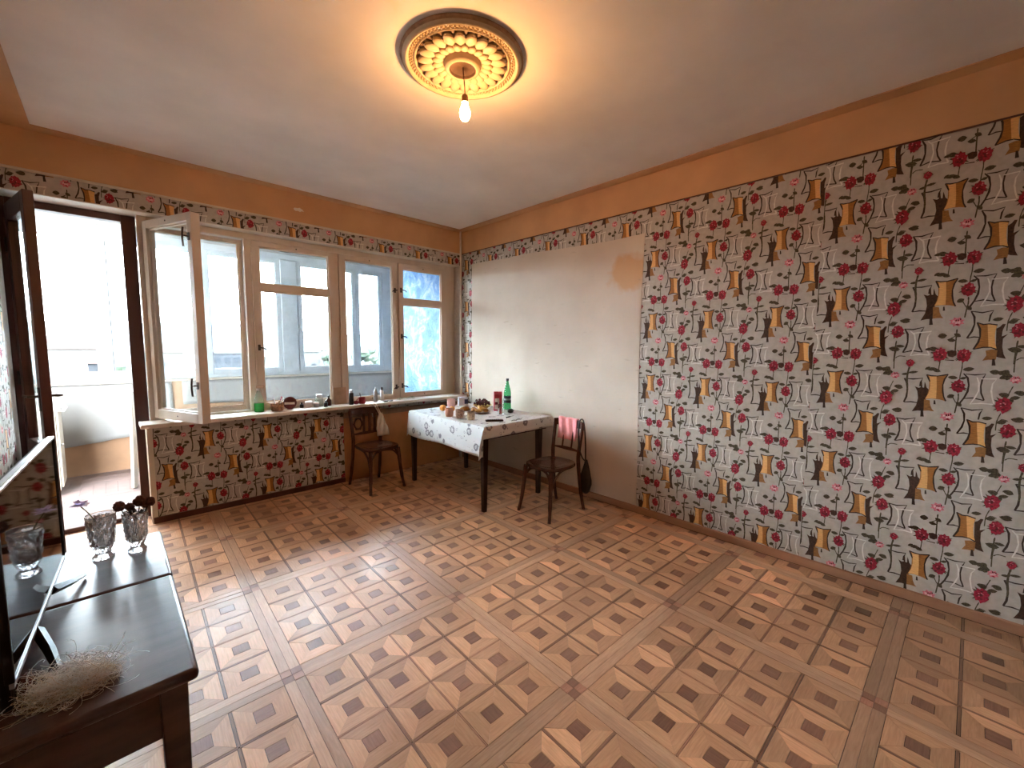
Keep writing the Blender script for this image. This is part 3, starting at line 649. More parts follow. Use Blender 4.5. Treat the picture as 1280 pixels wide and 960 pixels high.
# ------------------------------------------------------------------ town outside
DM('ground', (.036,.036,.030), .9, .2, .05); DM('hill', (.030,.031,.031), .9, .15, .03)
DM('houselight', (.052,.050,.047), .9, .06, .3, spec=.1); DM('housegrey', (.025,.026,.029), .9, .06, .3, spec=.1); DM('roofred', (.030,.020,.017), .9, .15, 1, spec=.1); DM('roofpale', (.042,.042,.042), .9, .05, .5, spec=.1); DM('darkglass', (.016,.018,.022), .6, .05, 1, spec=.1)
DM('foliage', (.017,.028,.015), .8, .4, .8); DM('bark', (.05,.035,.025), .9, .2, 5)
g = MB().box(-400, 500, 12, 600, -10.5, -10); tag(g.build('ground', 'ground'), 'pale ground of the neighbourhood far below the windows', 'ground', kind='structure')
def hillm(x0, x1, y, d, hs_, seed):
    R = random.Random(seed); n = 60; V = []; F = []
    for k in range(n+1):
        t = k/n; hgt = hs_*(.55+.25*math.sin(4*t+seed)+.12*math.sin(11*t+seed*2)+.05*math.sin(29*t))
        for q in range(5):
            w = q/4; V.append((x0+(x1-x0)*t, y+d*w, -10.4+(hgt+10)*math.sin(w*math.pi/2)))
    for k in range(n):
        for q in range(4): F.append((k*5+q, (k+1)*5+q, (k+1)*5+q+1, k*5+q+1))
    return MB().add(V, F)
tag(hillm(-300, 450, 300, 130, 26, 1).build('hill', 'hill', smooth=80), 'long low hill on the horizon behind the town', 'hill', kind='structure')
def house(loc, w, d, h, roof, wallm, roofm, label, wins=3, rows=1, flat=False):
    t = thing('house', label, 'house', loc, group=None)
    boxo('walls', wallm, t, -w/2, w/2, 0, d, 0, h)
    if flat: boxo('roof', roofm, t, -w/2-.3, w/2+.3, -.3, d+.3, h, h+roof)
    else: MB().prism([(-.6, h-.1), (d/2, h+roof), (d+.6, h-.1)], -w/2-.5, w/2+.5, lambda u, v, k: (k, u, v)).build('roof', roofm, t)
    for r_ in range(rows):
        for k in range(wins):
            x = -w/2+w*(k+.5)/wins; z = h*(r_+.35)/rows
            f = MB().box(x-.75, x+.75, -.10, 0, z, z+.08).box(x-.75, x+.75, -.10, 0, z+1.5, z+1.58).box(x-.75, x-.67, -.1, 0, z+.08, z+1.5).box(x+.67, x+.75, -.1, 0, z+.08, z+1.5).box(x-.04, x+.04, -.1, 0, z+.08, z+1.5).build('window', 'housegrey', t)
            boxo('pane', 'darkglass', f, x-.67, x+.67, -.04, 0, z+.08, z+1.5)
    return t
house((-11.5,118,-10), 8, 9, 5.2, 2.6, 'houselight', 'roofpale', 'long pale hall roof seen through the balcony doorway', 4)
house((-5.6,140,-10), 4.5, 8, 6.5, 3.0, 'housegrey', 'roofred', 'narrow house with steep roof right of the pale hall', 2)
house((-12,190,-10), 15, 10, 9.5, 4.0, 'houselight', 'roofred', 'red roofed house on the slope above the pale hall', 4)
house((24,150,-10), 10, 9, 8.4, .5, 'housegrey', 'roofpale', 'flat grey block seen through the opened casement', 4, 2, True)
house((33,165,-10), 8, 8, 7, 2.5, 'houselight', 'roofpale', 'small pale house right of the flat grey block', 3)
house((46.5,150,-10), 7, 8, 9, 2.5, 'houselight', 'roofpale', 'white gabled house with gridded window behind the second pane', 2)
house((62,190,-10), 12, 9, 9, 3, 'houselight', 'roofred', 'red roofed house among trees behind the third pane', 4)
house((10,200,-10), 14, 9, 8, 3, 'houselight', 'roofred', 'house with reddish roof far behind the door jamb', 4)
def tree(loc, r, h, label):
    t = thing('tree', label, 'tree', loc); R = random.Random(int(loc[0]*10)); b = MB()
    for k in range(9):
        a = R.uniform(0, 6.28); q = R.uniform(.1, .7)*r
        b.ball((q*math.cos(a), q*math.sin(a), h*R.uniform(.5, .9)), r*R.uniform(.35, .6), None, r*R.uniform(.35, .6), n=10, m=7, jit=.35)
    b.build('crown', 'foliage', t); MB().tube([(0,0,-.2), (0,0,h*.6)], [.3, .15], 8).build('trunk', 'bark', t)
tree((-2.2,135,-10), 3.0, 7.5, 'bushy green tree right of the pale hall in the doorway view')
tree((-.2,120,-10), 2.2, 6, 'smaller green tree close to the brown door jamb')
tree((27,125,-10), 3, 4.5, 'low green tree in front of the flat grey block')
tree((21,135,-10), 2.6, 4, 'round bush left of the flat grey block')
tree((50.5,140,-10), 3.2, 9.5, 'tall green tree beside the white gabled house')
tree((48,105,-10), 2.6, 7.0, 'green tree left of the third pane post')
tree((61,125,-10), 4, 8, 'broad green tree seen low in the third pane')
tree((68,140,-10), 4, 12, 'tall green tree at the right of the third pane')
tree((72,160,-10), 5, 10, 'wide green tree next to the blue end wall')

# ------------------------------------------------------------------ ceiling medallion and bulb
LX, LY = -1.99, -2.655
md = thing('ceiling_medallion', 'round plaster ceiling rose with scalloped shells around the bare bulb', 'ceiling rose', (LX, LY, HC))
MB().lathe([(.311,0),(.314,-.006),(.312,-.012),(.306,-.015),(.303,-.017)], 72, caps=False).build('rim', 'mouldingdark', md, smooth=50)  # dark material puts the shadow at the outer edge into the colour
MB().lathe([(.303,-.017),(.297,-.028),(.284,-.032),(.275,-.026),(.270,-.017),(.250,-.017),(.246,-.022),(.240,-.024),(.235,-.018),(.231,-.010),(.19,-.012),(.14,-.018),(.105,-.020),(.001,-.020)], 72, caps=False).build('plate', 'moulding', md, smooth=50)
bd = MB()
for k in range(76):
    a = 2*math.pi*k/76
    for q in (.2645, .2550): bd.ball((q*math.cos(a+(.041 if q < .26 else 0)), q*math.sin(a+(.041 if q < .26 else 0)), -.019), .0058, n=6, m=4)
o = bd.build('beading', 'moulding', md, smooth=60); o['kind'] = 'stuff'
for ring, n, q, rx, ry in ((0, 22, .178, .050, .0285), (1, 22, .128, .030, .0195)):
    me = None
    for k in range(n):
        a = 2*math.pi*(k+.5*ring)/n
        if me is None:
            o = MB().ball((0,0,0), rx, ry, .013 if ring else .014, n=16, m=8).build('shell', 'moulding', md, smooth=80); me = o.data
        else:
            o = bpy.data.objects.new('shell', me); COL.objects.link(o); o.parent = md
        o.location = (q*math.cos(a), q*math.sin(a), -.019-.004*ring); o.rotation_euler = (0, math.radians(10), a)
me = None
for k in range(22):  # flat dark plates: shade of the hollows between shells, done in colour
    a = 2*math.pi*(k+.5)/22
    if me is None:
        o = MB().prism([(-.024, .012), (-.012, .018), (0, .020), (.012, .018), (.024, .012), (.010, -.004), (0, -.020), (-.010, -.004)], 0, .003, lambda u, v, w: (v, u, -w)).build('recess_shade', 'cupbrown', md); me = o.data
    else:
        o = bpy.data.objects.new('recess_shade', me); COL.objects.link(o); o.parent = md
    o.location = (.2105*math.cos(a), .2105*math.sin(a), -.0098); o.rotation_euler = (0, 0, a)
MB().lathe([(.094,-.016),(.092,-.038),(.085,-.050),(.074,-.054),(.068,-.050)], 40, caps=False).build('collar', 'moulding', md, smooth=50)
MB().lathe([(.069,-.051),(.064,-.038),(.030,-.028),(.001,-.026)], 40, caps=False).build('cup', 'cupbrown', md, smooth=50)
pl = thing('pendant_bulb', 'bare glowing bulb hanging on a short cord below the ceiling rose', 'lamp', (-1.968, -2.645, HC))
MB().tube(smoothpath([(-.012, 0, -.030), (-.004, .002, -.08), (0, 0, -.13), (.0, 0, -.165)]), .0028, 6).build('cord', 'brownwood', pl)
MB().lathe([(.004,-.150),(.012,-.155),(.0165,-.165),(.0165,-.190),(.0185,-.193)], 16).build('socket', 'mouldingdark', pl, smooth=40)
mt = bpy.data.materials.new('glowing_bulb'); mt.use_nodes = True; nt = mt.node_tree; nt.nodes.clear()
eo = nt.nodes.new('ShaderNodeOutputMaterial'); em = nt.nodes.new('ShaderNodeEmission'); em.inputs[0].default_value = (1, .47, .155, 1); em.inputs[1].default_value = BULB; nt.links.new(em.outputs[0], eo.inputs[0])
MB().lathe([(.012,-.192),(.015,-.203),(.024,-.226),(.0275,-.245),(.025,-.266),(.015,-.281),(.001,-.286)], 20).build('bulb', mt, pl, smooth=60)

# ------------------------------------------------------------------ dining table and cloth
tb = thing('dining_table', 'dark legged dining table under a white flowered oilcloth by the bare wall', 'table', (-.60, -1.08, 0))
MB().box(-.45, .45, -.63, .63, .755, .780).build('tabletop', 'tablewood', tb, bevel=.004)
for k, (x0, x1, y0, y1) in enumerate(((-.41, .41, -.60, -.578), (-.41, .41, .578, .60), (-.43, -.408, -.578, .578), (.408, .43, -.578, .578))): boxo('apron', 'tablewood', tb, x0, x1, y0, y1, .655, .755)
for sx_ in (-1, 1):
    for sy_ in (-1, 1):
        cx, cy = (-.42 if sx_ < 0 else .30), sy_*.60
        a, c = .029, .019; V = [(cx+i*q, cy+j*q, z) for z, q in ((0, c), (.755, a)) for i, j in ((-1,-1),(1,-1),(1,1),(-1,1))]
        MB().add(V, [(3,2,1,0),(4,5,6,7),(0,1,5,4),(1,2,6,5),(2,3,7,6),(3,0,4,7)]).build('leg', 'tablewood', tb, bevel=.004)
def clothmat():
    mt, nt, b = newmat('flowered_oilcloth'); L = nt.links.new
    uv = nt.nodes.new('ShaderNodeUVMap'); uv.uv_map = 'cloth'
    def rings(scale, off, r0_, r1_, rnd):
        mp = nt.nodes.new('ShaderNodeMapping'); mp.inputs[1].default_value = (off, off*.7, 0); L(uv.outputs[0], mp.inputs[0])
        nz = nt.nodes.new('ShaderNodeTexNoise'); nz.inputs['Scale'].default_value = 60; L(mp.outputs[0], nz.inputs['Vector'])
        v = nt.nodes.new('ShaderNodeTexVoronoi'); v.inputs['Scale'].default_value = scale; v.inputs['Randomness'].default_value = rnd; L(mp.outputs[0], v.inputs['Vector'])
        ad = nt.nodes.new('ShaderNodeMath'); ad.operation = 'MULTIPLY_ADD'; ad.inputs[1].default_value = .22; L(nz.outputs[0], ad.inputs[0]); L(v.outputs['Distance'], ad.inputs[2])
        a = nt.nodes.new('ShaderNodeMath'); a.operation = 'GREATER_THAN'; a.inputs[1].default_value = r0_; L(ad.outputs[0], a.inputs[0])
        c = nt.nodes.new('ShaderNodeMath'); c.operation = 'LESS_THAN'; c.inputs[1].default_value = r1_; L(ad.outputs[0], c.inputs[0])
        p = nt.nodes.new('ShaderNodeMath'); p.operation = 'MULTIPLY'; L(a.outputs[0], p.inputs[0]); L(c.outputs[0], p.inputs[1]); return p
    last = None
    for (sc, off, q0, q1, rn, col) in ((8.5, 0, .30, .42, .6, (.20,.19,.22,1)), (8.5, 0, .20, .27, .6, (.42,.40,.42,1)), (24, 3.3, -1, .25, .9, (.20,.19,.21,1)), (17, 7.7, .26, .33, .8, (.36,.34,.38,1))):
        p = rings(sc, off, q0, q1, rn); mx = nt.nodes.new('ShaderNodeMix'); mx.data_type = 'RGBA'
        L(p.outputs[0], mx.inputs[0]); mx.inputs[7].default_value = col
        if last is None: mx.inputs[6].default_value = (.66,.66,.66,1)
        else: L(last.outputs[2], mx.inputs[6])
        last = mx
    L(last.outputs[2], b.inputs['Base Color']); b.inputs['Roughness'].default_value = .38; return mt
CX0, CX1, CY0, CY1, CZ = -1.055, -.142, -1.715, -.445, .7835
ovl, ovr, ovf, ovb = .262, .10, .105, .12
def cgrid():
    def axis(lo, hi, a, b, n, m):
        return [lo-a+a*k/m for k in range(m)] + [lo+(hi-lo)*k/n for k in range(n+1)] + [hi+b*(k+1)/m for k in range(m)]
    xs = axis(CX0, CX1, ovl, ovr, 24, 9); ys = axis(CY0, CY1, ovf, ovb, 32, 9); V = []; UV = []
    for y in ys:
        for x in xs:
            dx = CX0-x if x < CX0 else (x-CX1 if x > CX1 else 0); dy = CY0-y if y < CY0 else (y-CY1 if y > CY1 else 0)
            sx_ = -1 if x < CX0 else 1; sy_ = -1 if y < CY0 else 1
            bx = min(max(x, CX0), CX1); by = min(max(y, CY0), CY1); z = CZ
            if dx and dy:
                d = math.hypot(dx, dy); fl_ = (.34 if sy_ < 0 else .05)*d*math.sin(2*math.atan2(dy, dx))+.02*d
                bx += sx_*fl_*(1.2 if sx_ < 0 else .5)+sx_*.004; by += sy_*fl_*.5+sy_*.004; z -= d*.97
            elif dx: bx += sx_*(.004+.03*dx+.02*dx*math.sin(9*y+1)); z -= dx*(1+.03*math.sin(7*y))
            elif dy: by += sy_*(.004+.03*dy+.02*dy*math.sin(11*x)); z -= dy
            V.append((bx, by, z)); UV.append((x, y))
    nx = len(xs); F = [(j*nx+i, j*nx+i+1, (j+1)*nx+i+1, (j+1)*nx+i) for j in range(len(ys)-1) for i in range(nx-1)]
    return V, F, UV
V, F, UV = cgrid(); mb = MB().add(V, F); o = mb.build('tablecloth', clothmat(), smooth=60)
u = o.data.uv_layers.new(name='cloth')
for lp in o.data.loops: u.data[lp.index].uv = UV[lp.vertex_index]
so = o.modifiers.new('thick', 'SOLIDIFY'); so.thickness = .0015; so.offset = 1
tag(o, 'white oilcloth with grey flower rings hanging over the dining table', 'tablecloth')

# ------------------------------------------------------------------ chairs (front towards local -y)
def chair(loc, rz, label, slats):
    t = thing('dining_chair', label, 'chair', (*loc, 0), rz, 'bentwood chairs by the dining table')
    out = []
    for k in range(28):
        a = 2*math.pi*k/28; c, s = math.cos(a), math.sin(a); q = (abs(c)**3.2+abs(s)**3.2)**(-1/3.2)
        out.append(((.205-.025*(s*q*.5+.5))*c*q, .205*s*q))
    sb = MB(); V = []
    for sc, z in ((.97,.422),(1.0,.428),(1.0,.444),(.975,.452),(.86,.452),(.80,.446),(.4,.443),(.02,.443)): V += [(x*sc, y*sc, z) for x, y in out]
    n = len(out); F = [(r*n+k, r*n+(k+1) % n, (r+1)*n+(k+1) % n, (r+1)*n+k) for r in range(7) for k in range(n)]+[tuple(range(n))[::-1], tuple(7*n+k for k in range(n))]
    sb.add(V, F).build('seat', 'chairwood', t, smooth=50)
    for s in (-1, 1):
        MB().tube(smoothpath([(s*.158, -.165, .425), (s*.166, -.175, .30), (s*.180, -.195, .12), (s*.195, -.218, 0)]), [.0205]*5+[.018]*4+[.0145]*4, 10).build('leg', 'chairwood', t, smooth=50)
        MB().tube(smoothpath([(s*.172, .262, 0), (s*.166, .225, .16), (s*.158, .190, .43), (s*.160, .195, .58), (s*.168, .232, .80)]), [.0145]*4+[.017]*4+[.0185]*4+[.017]*5, 10).build('leg', 'chairwood', t, smooth=50)
        MB().tube(smoothpath([(s*.170, -.188, .25), (s*.150, -.172, .34), (s*.10, -.160, .40), (s*.03, -.158, .418)]), .010, 8).build('brace', 'chairwood', t, smooth=50)
        MB().tube(smoothpath([(s*.178, -.182, .25), (s*.172, -.14, .345), (s*.168, -.07, .405), (s*.165, 0, .420)]), .010, 8).build('brace', 'chairwood', t, smooth=50)
    def rail(z0, z1, y, bow, th, w):
        b = MB(); V = []; N = 10
        for k in range(N+1):
            x = -w+2*w*k/N; yy = y+bow*(1-(x/w)**2); e = .010*(x/w)**2
            V += [(x, yy-th/2, z0+e), (x, yy+th/2, z0+e), (x, yy+th/2, z1-e*1.3), (x, yy-th/2, z1-e*1.3)]
        F = [(k*4+j, k*4+(j+1) % 4, (k+1)*4+(j+1) % 4, (k+1)*4+j) for k in range(N) for j in range(4)]+[(3,2,1,0), tuple(N*4+j for j in range(4))]
        return b.add(V, F)
    rail(.745, .825, .226, .022, .020, .178).build('top_rail', 'chairwood', t, smooth=50, bevel=.004)
    rail(.535, .565, .193, .016, .016, .160).build('lower_rail', 'chairwood', t, smooth=50, bevel=.003)
    if slats:
        for x in (-.02, .045, .105): rail(0, 0, 0, 0, 0, .1) and MB().box(x-.014, x+.014, .208, .218, .552, .76).build('slat', 'chairwood', t, bevel=.002)
        b = MB().tube([(-.085+.043*math.cos(a), .214, .655+.058*math.sin(a)) for a in [k*.3927 for k in range(17)]], .009, 8, caps=False)
        for k in range(6): b.ball((-.085+.046*math.cos(k*1.047), .212, .655+.062*math.sin(k*1.047)), .013, .008, .013, n=8, m=6)
        b.build('rosette', 'chairwood', t, smooth=60)
    else:
        for x in (-.055, .055): MB().tube([(x, .205, .558), (x, .222, .66), (x, .242, .755)], .008, 8).build('spindle', 'chairwood', t, smooth=50)
    return t
ch1 = chair((-.555, -2.07), math.radians(-90), 'bentwood chair with a pink towel on its back near the white wall', False)
ch1.rotation_euler[2] = math.radians(-93)
ch2 = chair((-1.41, -.375), math.radians(4), 'bentwood chair below the window sill with a white bag on its back', True)
# things hanging on the chairs
DM('pinkcloth', (.72,.24,.24), .9, .12, 14, .3, 60, sheen=.3); DM('darkbag', (.03,.022,.020), .7, .2, 12, .3, 50); DM('whitebag', (.66,.58,.48), .8, .06, 12, .25, 40)
mw1 = Matrix.Translation((-.555, -2.07, 0)) @ Matrix.Rotation(math.radians(-93), 4, 'Z'); mw2 = Matrix.Translation((-1.41, -.375, 0)) @ Matrix.Rotation(math.radians(4), 4, 'Z')
def towel(a, c):
    x = -.125+.225*a+.006*math.sin(6*c); s = (c-.5)*.44; bow = .022*(1-(x/.178)**2); yc = .227+bow; zt_ = .836+.003*math.sin(14*a)
    wv = .005*math.sin(17*a+5*c)
    if abs(s) < .02: y, z = yc+s*.95, zt_-.3*abs(s)
    else: y = yc+math.copysign(.0195+.012*min(1, abs(s)*4), s)+wv; z = zt_-(abs(s)-.012)*(1.0 if s < 0 else .9)
    return mw1 @ Vector((x, y, z))
o = clothgrid(26, 34, towel).build('towel', 'pinkcloth', smooth=80); so = o.modifiers.new('thick', 'SOLIDIFY'); so.thickness = .005
tag(o, 'pink towel draped over the back rail of the chair by the wall', 'towel')
bg = thing('black_bag', 'limp black bag hanging by a long strap from the towel chair', 'bag', (0, 0, 0))
b = MB(); V = []; N = 18
prof = [(.012,.46),(.022,.42),(.034,.38),(.050,.33),(.062,.28),(.066,.24),(.060,.20),(.046,.165),(.022,.142),(.003,.136)]
for k, (r_, z) in enumerate(prof):
    for j in range(N):
        a = 2*math.pi*j/N; q = r_*(1+.13*math.sin(3*a+k*.6)+.06*math.sin(7*a-k)); V.append(mw1 @ Vector((.165+q*1.0*math.cos(a), .290+q*.62*math.sin(a), z)))
F = [(k*N+j, k*N+(j+1) % N, (k+1)*N+(j+1) % N, (k+1)*N+j) for k in range(len(prof)-1) for j in range(N)]+[tuple(range(N))]
b.add(V, F).build('sack', 'darkbag', bg, smooth=70)
st = smoothpath([mw1 @ Vector(q) for q in ((.160,.287,.455), (.158,.283,.62), (.150,.266,.80), (.148,.236,.840), (.148,.200,.80), (.168,.175,.62), (.178,.215,.50), (.172,.270,.452))], 5)
MB().tube(st, .0065, 8).build('strap', 'darkbag', bg, smooth=60)
wbag = thing('cotton_bag', 'flat white cloth bag hung by two straps on the chair under the sill', 'bag', (0, 0, 0))
def bag(a, c):
    w_ = .012+.058*min(1, c*1.6); x = .165+(-w_+2*w_*a)+.02*c; return mw2 @ Vector((x, .196-.02*c+.006*math.sin(12*a+7*c), .745-.25*c))
o = clothgrid(16, 16, bag).build('bag_body', 'whitebag', wbag, smooth=80); so = o.modifiers.new('thick', 'SOLIDIFY'); so.thickness = .012
for x0, x1 in ((.105, .150), (.135, .165)):
    MB().tube(smoothpath([mw2 @ Vector(q) for q in ((x1, .188, .745), ((x0+x1)/2, .206, .80), (x0, .214, .836), (x0, .240, .840), (x0, .262, .80), (x0+.01, .264, .70))], 5), .006, 6).build('strap', 'whitebag', wbag, smooth=60)

# ------------------------------------------------------------------ dark side table, television, vases
st_ = thing('side_table', 'dark polished two leaf side table in the left foreground', 'side table', (-3.585, -2.84, 0))
for y0, y1, nm in ((-.497, .058, 'top_leaf'), (.0605, .497, 'top_leaf')): boxo(nm, 'darkwood', st_, -.30, .308, y0, y1, .722, .75, .011, seg=3, smooth=50)
for x0, x1, y0, y1 in ((.262, .284, -.43, .43), (-.284, -.262, -.43, .43), (-.24, .24, -.470, -.448), (-.24, .24, .448, .470)): boxo('apron', 'darkwood', st_, x0, x1, y0, y1, .60, .722, .003)
for sx_ in (-1, 1):
    for sy_ in (-1, 1):
        cx, cy = sx_*.262, sy_*.452
        V = [(cx+i*q, cy+j*q, z) for z, q in ((0, .018), (.722, .026)) for i, j in ((-1,-1),(1,-1),(1,1),(-1,1))]
        MB().add(V, [(3,2,1,0),(4,5,6,7),(0,1,5,4),(1,2,6,5),(2,3,7,6),(3,0,4,7)]).build('leg', 'darkwood', st_, bevel=.004)
ta = math.atan2(-.663, -.034)         # screen runs from its far end towards the camera
tv = thing('television', 'flat black television on the side table, seen edge on with a mirror like screen', 'television', (-3.531, -2.535, .75), ta)
# local x along the screen, local y: + towards the room side
Wt, Ht, zb = .69, .405, .048
boxo('screen', 'screen', tv, .010, Wt-.010, -.001, .0005, zb+.012, zb+Ht-.008)
for a in ((0, Wt, -.0045, .0035, zb, zb+.012), (0, Wt, -.012, .004, zb+Ht-.008, zb+Ht)): boxo('silver_edge', 'silver', tv, *a, bevel=.0015)
for a in ((0, .009, -.010, .004, zb+.012, zb+Ht-.008), (Wt-.009, Wt, -.010, .004, zb+.012, zb+Ht-.008)): boxo('side_edge', 'black', tv, *a, bevel=.0015)
MB().box(.002, Wt-.002, -.022, -.001, zb+.006, zb+Ht-.004).box(.10, Wt-.02, -.062, -.022, zb-.02, zb+Ht*.62).box(Wt-.03, Wt-.001, -.05, -.0015, .002, zb+Ht-.02).build('back_shell', 'black', tv, bevel=.006)
for x, e_ in ((.235, -.15), (Wt-.235, .15)):
    for d, s in ((1, 1), (-1, 1)):
        pts = [(x, .002, .046), (x+e_*.5, .03, .026), (x+e_, .052, .009)] if d > 0 else [(x, -.008, .046), (x+e_*.5, -.06, .026), (x+e_, -.09, .009)]
        MB().tube(pts, [.0125, .011, .0075], 4).build('stand_leg', 'black', tv)
def cutglass(name, label, loc, hgt, rt_, cut):
    t = thing(name, label, 'vase', loc)
    k_ = rt_/.052; prof = [(.002,.0),(.036,.0),(.038,.004),(.036,.009),(.027,.016),(.026,.022),(.031,.032),(.039,.046),(.043,.065),(.046,.095),(.049,.125),(.052,.150),(.0515,.153)]
    inn = [(.0485,.150),(.045,.125),(.040,.095),(.036,.065),(.030,.048),(.012,.040),(.0005,.039)]
    sc = hgt/.153; P = [(a*k_, z*sc) for a, z in prof+inn]
    Q = []
    for k in range(len(P)-1):
        m_ = 4 if 6 <= k <= 10 else 1
        for q in range(m_): Q.append((P[k][0]+(P[k+1][0]-P[k][0])*q/m_, P[k][1]+(P[k+1][1]-P[k][1])*q/m_))
    Q.append(P[-1]); n_out = 6+5*4+2
    def fr(j, k):
        if k < 6: return 1+.03*math.cos(j*math.pi/3)
        if k >= n_out-3: return 1
        th = 2*math.pi*j/72; z = Q[k][1]
        return 1+cut*(abs(math.sin(6*th+z*95))*abs(math.sin(6*th-z*95))-.45)
    MB().lathe(Q, 72, fr=fr).build('glass_body', 'crystal', t)
    return t
v1 = cutglass('crystal_vase', 'cut crystal vase with one mauve flower, nearest to the television', (-3.441, -2.487, .7505), .155, .0405, .14)
v2 = cutglass('crystal_vase', 'cut crystal vase holding dark dried flower heads', (-3.353, -2.500, .7505), .145, .0365, .14)
translucent('mauve', (.66,.54,.78)); DM('driedbrown', (.10,.035,.03), .9, .3, 80); DM('drieddark', (.02,.014,.014), .9, .2, 60); DM('stemgreen', (.10,.11,.05), .8, .2, 60)
fo = thing('cut_flower', 'single mauve flower leaning out of the crystal vase', 'flower', (-3.441, -2.487, .7505))
MB().tube(smoothpath([(.012, .006, .044), (-.004, 0, .10), (-.022, -.002, .155), (-.045, .0, .195)]), .0018, 6).build('stem', 'stemgreen', fo)
pb = MB(); R = random.Random(4)
for k in range(70):
    a = R.uniform(0, 6.28); e = R.uniform(-.25, .75); l = R.uniform(.018, .034); d = Vector((math.cos(a)*math.cos(e), math.sin(a)*math.cos(e), math.sin(e)*.8)); c0 = Vector((-.047, 0, .200)); sd = Vector((-math.sin(a), math.cos(a), 0))*.0042
    pb.add([c0, c0+d*l*.6+sd, c0+d*l, c0+d*l*.6-sd], [(0,1,2,3)])
pb.build('petals', 'mauve', fo)
fo = thing('dried_flowers', 'bunch of dark dried flower heads standing in the right crystal vase', 'flowers', (-3.353, -2.500, .7505))
R = random.Random(9)
for q in ((-.040, .008, .172, .017), (.016, -.002, .180, .019), (.042, .010, .168, .017), (-.012, .020, .160, .014)):
    MB().tube([(q[0]*.25, q[1]*.25, .045), (q[0]*.5, q[1]*.6, .12), q[:3]], .0016, 6).build('stem', 'drieddark', fo)
    MB().ball(q[:3], q[3], n=14, m=9, jit=.35).build('flower_head', 'driedbrown', fo)
lb_ = MB()
for k in range(22):
    a = R.uniform(0, 6.28); c0 = Vector((R.uniform(-.018, .018), R.uniform(-.015, .015), R.uniform(.12, .142))); d = Vector((math.cos(a), math.sin(a), R.uniform(.2, 1.1))).normalized(); l = R.uniform(.02, .036); sd = d.cross(Vector((0,0,1))).normalized()*.006
    lb_.add([c0, c0+d*l*.5+sd, c0+d*l, c0+d*l*.5-sd], [(0,1,2,3)])
lb_.build('leaves', 'drieddark', fo)
translucent('straw', (.80,.66,.50)); translucent('strawpale', (.95,.92,.88))
R = random.Random(21); tf = thing('dried_grass_tuft', 'fluffy pale dried grass tuft lying on the near corner of the side table', 'dried grass', (-3.486, -3.222, .7505))
for nm, mt_, n_ in (('strands', 'straw', 260), ('pale_strands', 'strawpale', 620)):
    b = MB()
    for k in range(n_):
        a = R.uniform(0, 6.283); q = math.sqrt(R.random())*R.uniform(.8, 1.1); p = Vector((.070*q*math.cos(a), .050*q*math.sin(a), R.uniform(.0, .062)*max(0, 1-q*q)+.003)); h0 = R.uniform(0, 6.283); tw = R.uniform(-1.1, 1.1); vt = R.uniform(-.6, .6); st0 = R.uniform(.003, .0085)
        if nm == 'strands': p.z *= .45
        pts = [p.copy()]
        for q in range(9):
            h0 += tw*R.uniform(.5, 1.2); vt += R.uniform(-.5, .5); p = p+Vector((math.cos(h0)*1.1, math.sin(h0)*.85, vt*.7))*st0; p.z = min(max(p.z, .002), .072); pts.append(p.copy())
        b.tube(pts, .00045, 3, caps=False)
    o = b.build(nm, mt_, tf); o['kind'] = 'stuff'
tag(MB().ball((-3.556, -3.165, .770), .014, .024, .019, n=14, m=10, jit=.25).build('seed_pod', 'driedbrown', smooth=70), 'small brown seed pod between the television foot and the dried grass', 'pod')

# ------------------------------------------------------------------ things on the dining table
TZ = CZ+.0016
DM('redcarton', (.42,.03,.05), .45, .25, 14); DM('cartonwhite', (.75,.70,.68), .5, .06, 20); DM('cartondark', (.12,.02,.04), .5, .3, 30)
DM('label', (.025,.03,.05), .5, .3, 25); DM('labelgrey', (.35,.37,.40), .5, .2, 40); DM('pastry', (.52,.24,.06), .6, .3, 22, .2, 40); DM('pastrylight', (.66,.38,.10), .6, .2, 30, .2, 40); DM('grape', (.10,.02,.03), .25, .3, 40)
DM('porcelain', (.72,.66,.62), .25, .04, 20); DM('peach', (.60,.29,.19), .35, .08, 20); DM('pinkmug', (.70,.44,.40), .35, .05, 20); DM('beigemug', (.48,.36,.25), .35, .3, 60); DM('patterned', (.36,.22,.15), .4, .35, 70); DM('orange', (.80,.34,.06), .5, .12, 25); DM('bluewhite', (.62,.66,.74), .4, .05, 20); DM('bluelabel', (.05,.08,.22), .4, .2, 20); DM('paperwhite', (.74,.74,.72), .7, .04, 10)
bt = thing('green_bottle', 'tall green plastic bottle with black cap and dark label on the dining table', 'bottle', (-.175, -1.08, TZ))
MB().lathe([(.036,0),(.041,.006),(.042,.02),(.042,.175),(.040,.195),(.033,.235),(.022,.275),(.015,.300),(.0135,.325)], 24).build('body', 'greenglass', bt, smooth=50)
MB().lathe([(.0427,.075),(.0427,.150)], 24, caps=False).build('label', 'label', bt, smooth=50)
lt = MB()
for z, n_ in ((.128, 5), (.112, 7), (.098, 6)):
    for k in range(n_):
        a = math.pi*1.05+(k-n_/2)*.13; lt.box(-.0025, .0025, -.0003, .0003, z, z+.008, rot=None)
lt = MB().lathe([(.0431,.106),(.0431,.126)], 24, caps=False); lt.build('label_band', 'labelgrey', bt, smooth=50)
MB().lathe([(.0165,.322),(.0165,.346),(.015,.349)], 20).build('cap', 'black', bt, smooth=50)
ct = thing('juice_carton', 'red drink carton standing beside the green bottle', 'carton', (-.325, -1.085, TZ), -.6)
boxo('carton_body', 'redcarton', ct, -.045, .045, -.032, .032, 0, .185, .002)
MB().prism([(-.032, .185), (.032, .185), (.003, .212), (-.003, .212)], -.045, .045, lambda u, v, w: (w, u, v)).build('gable_top', 'redcarton', ct)
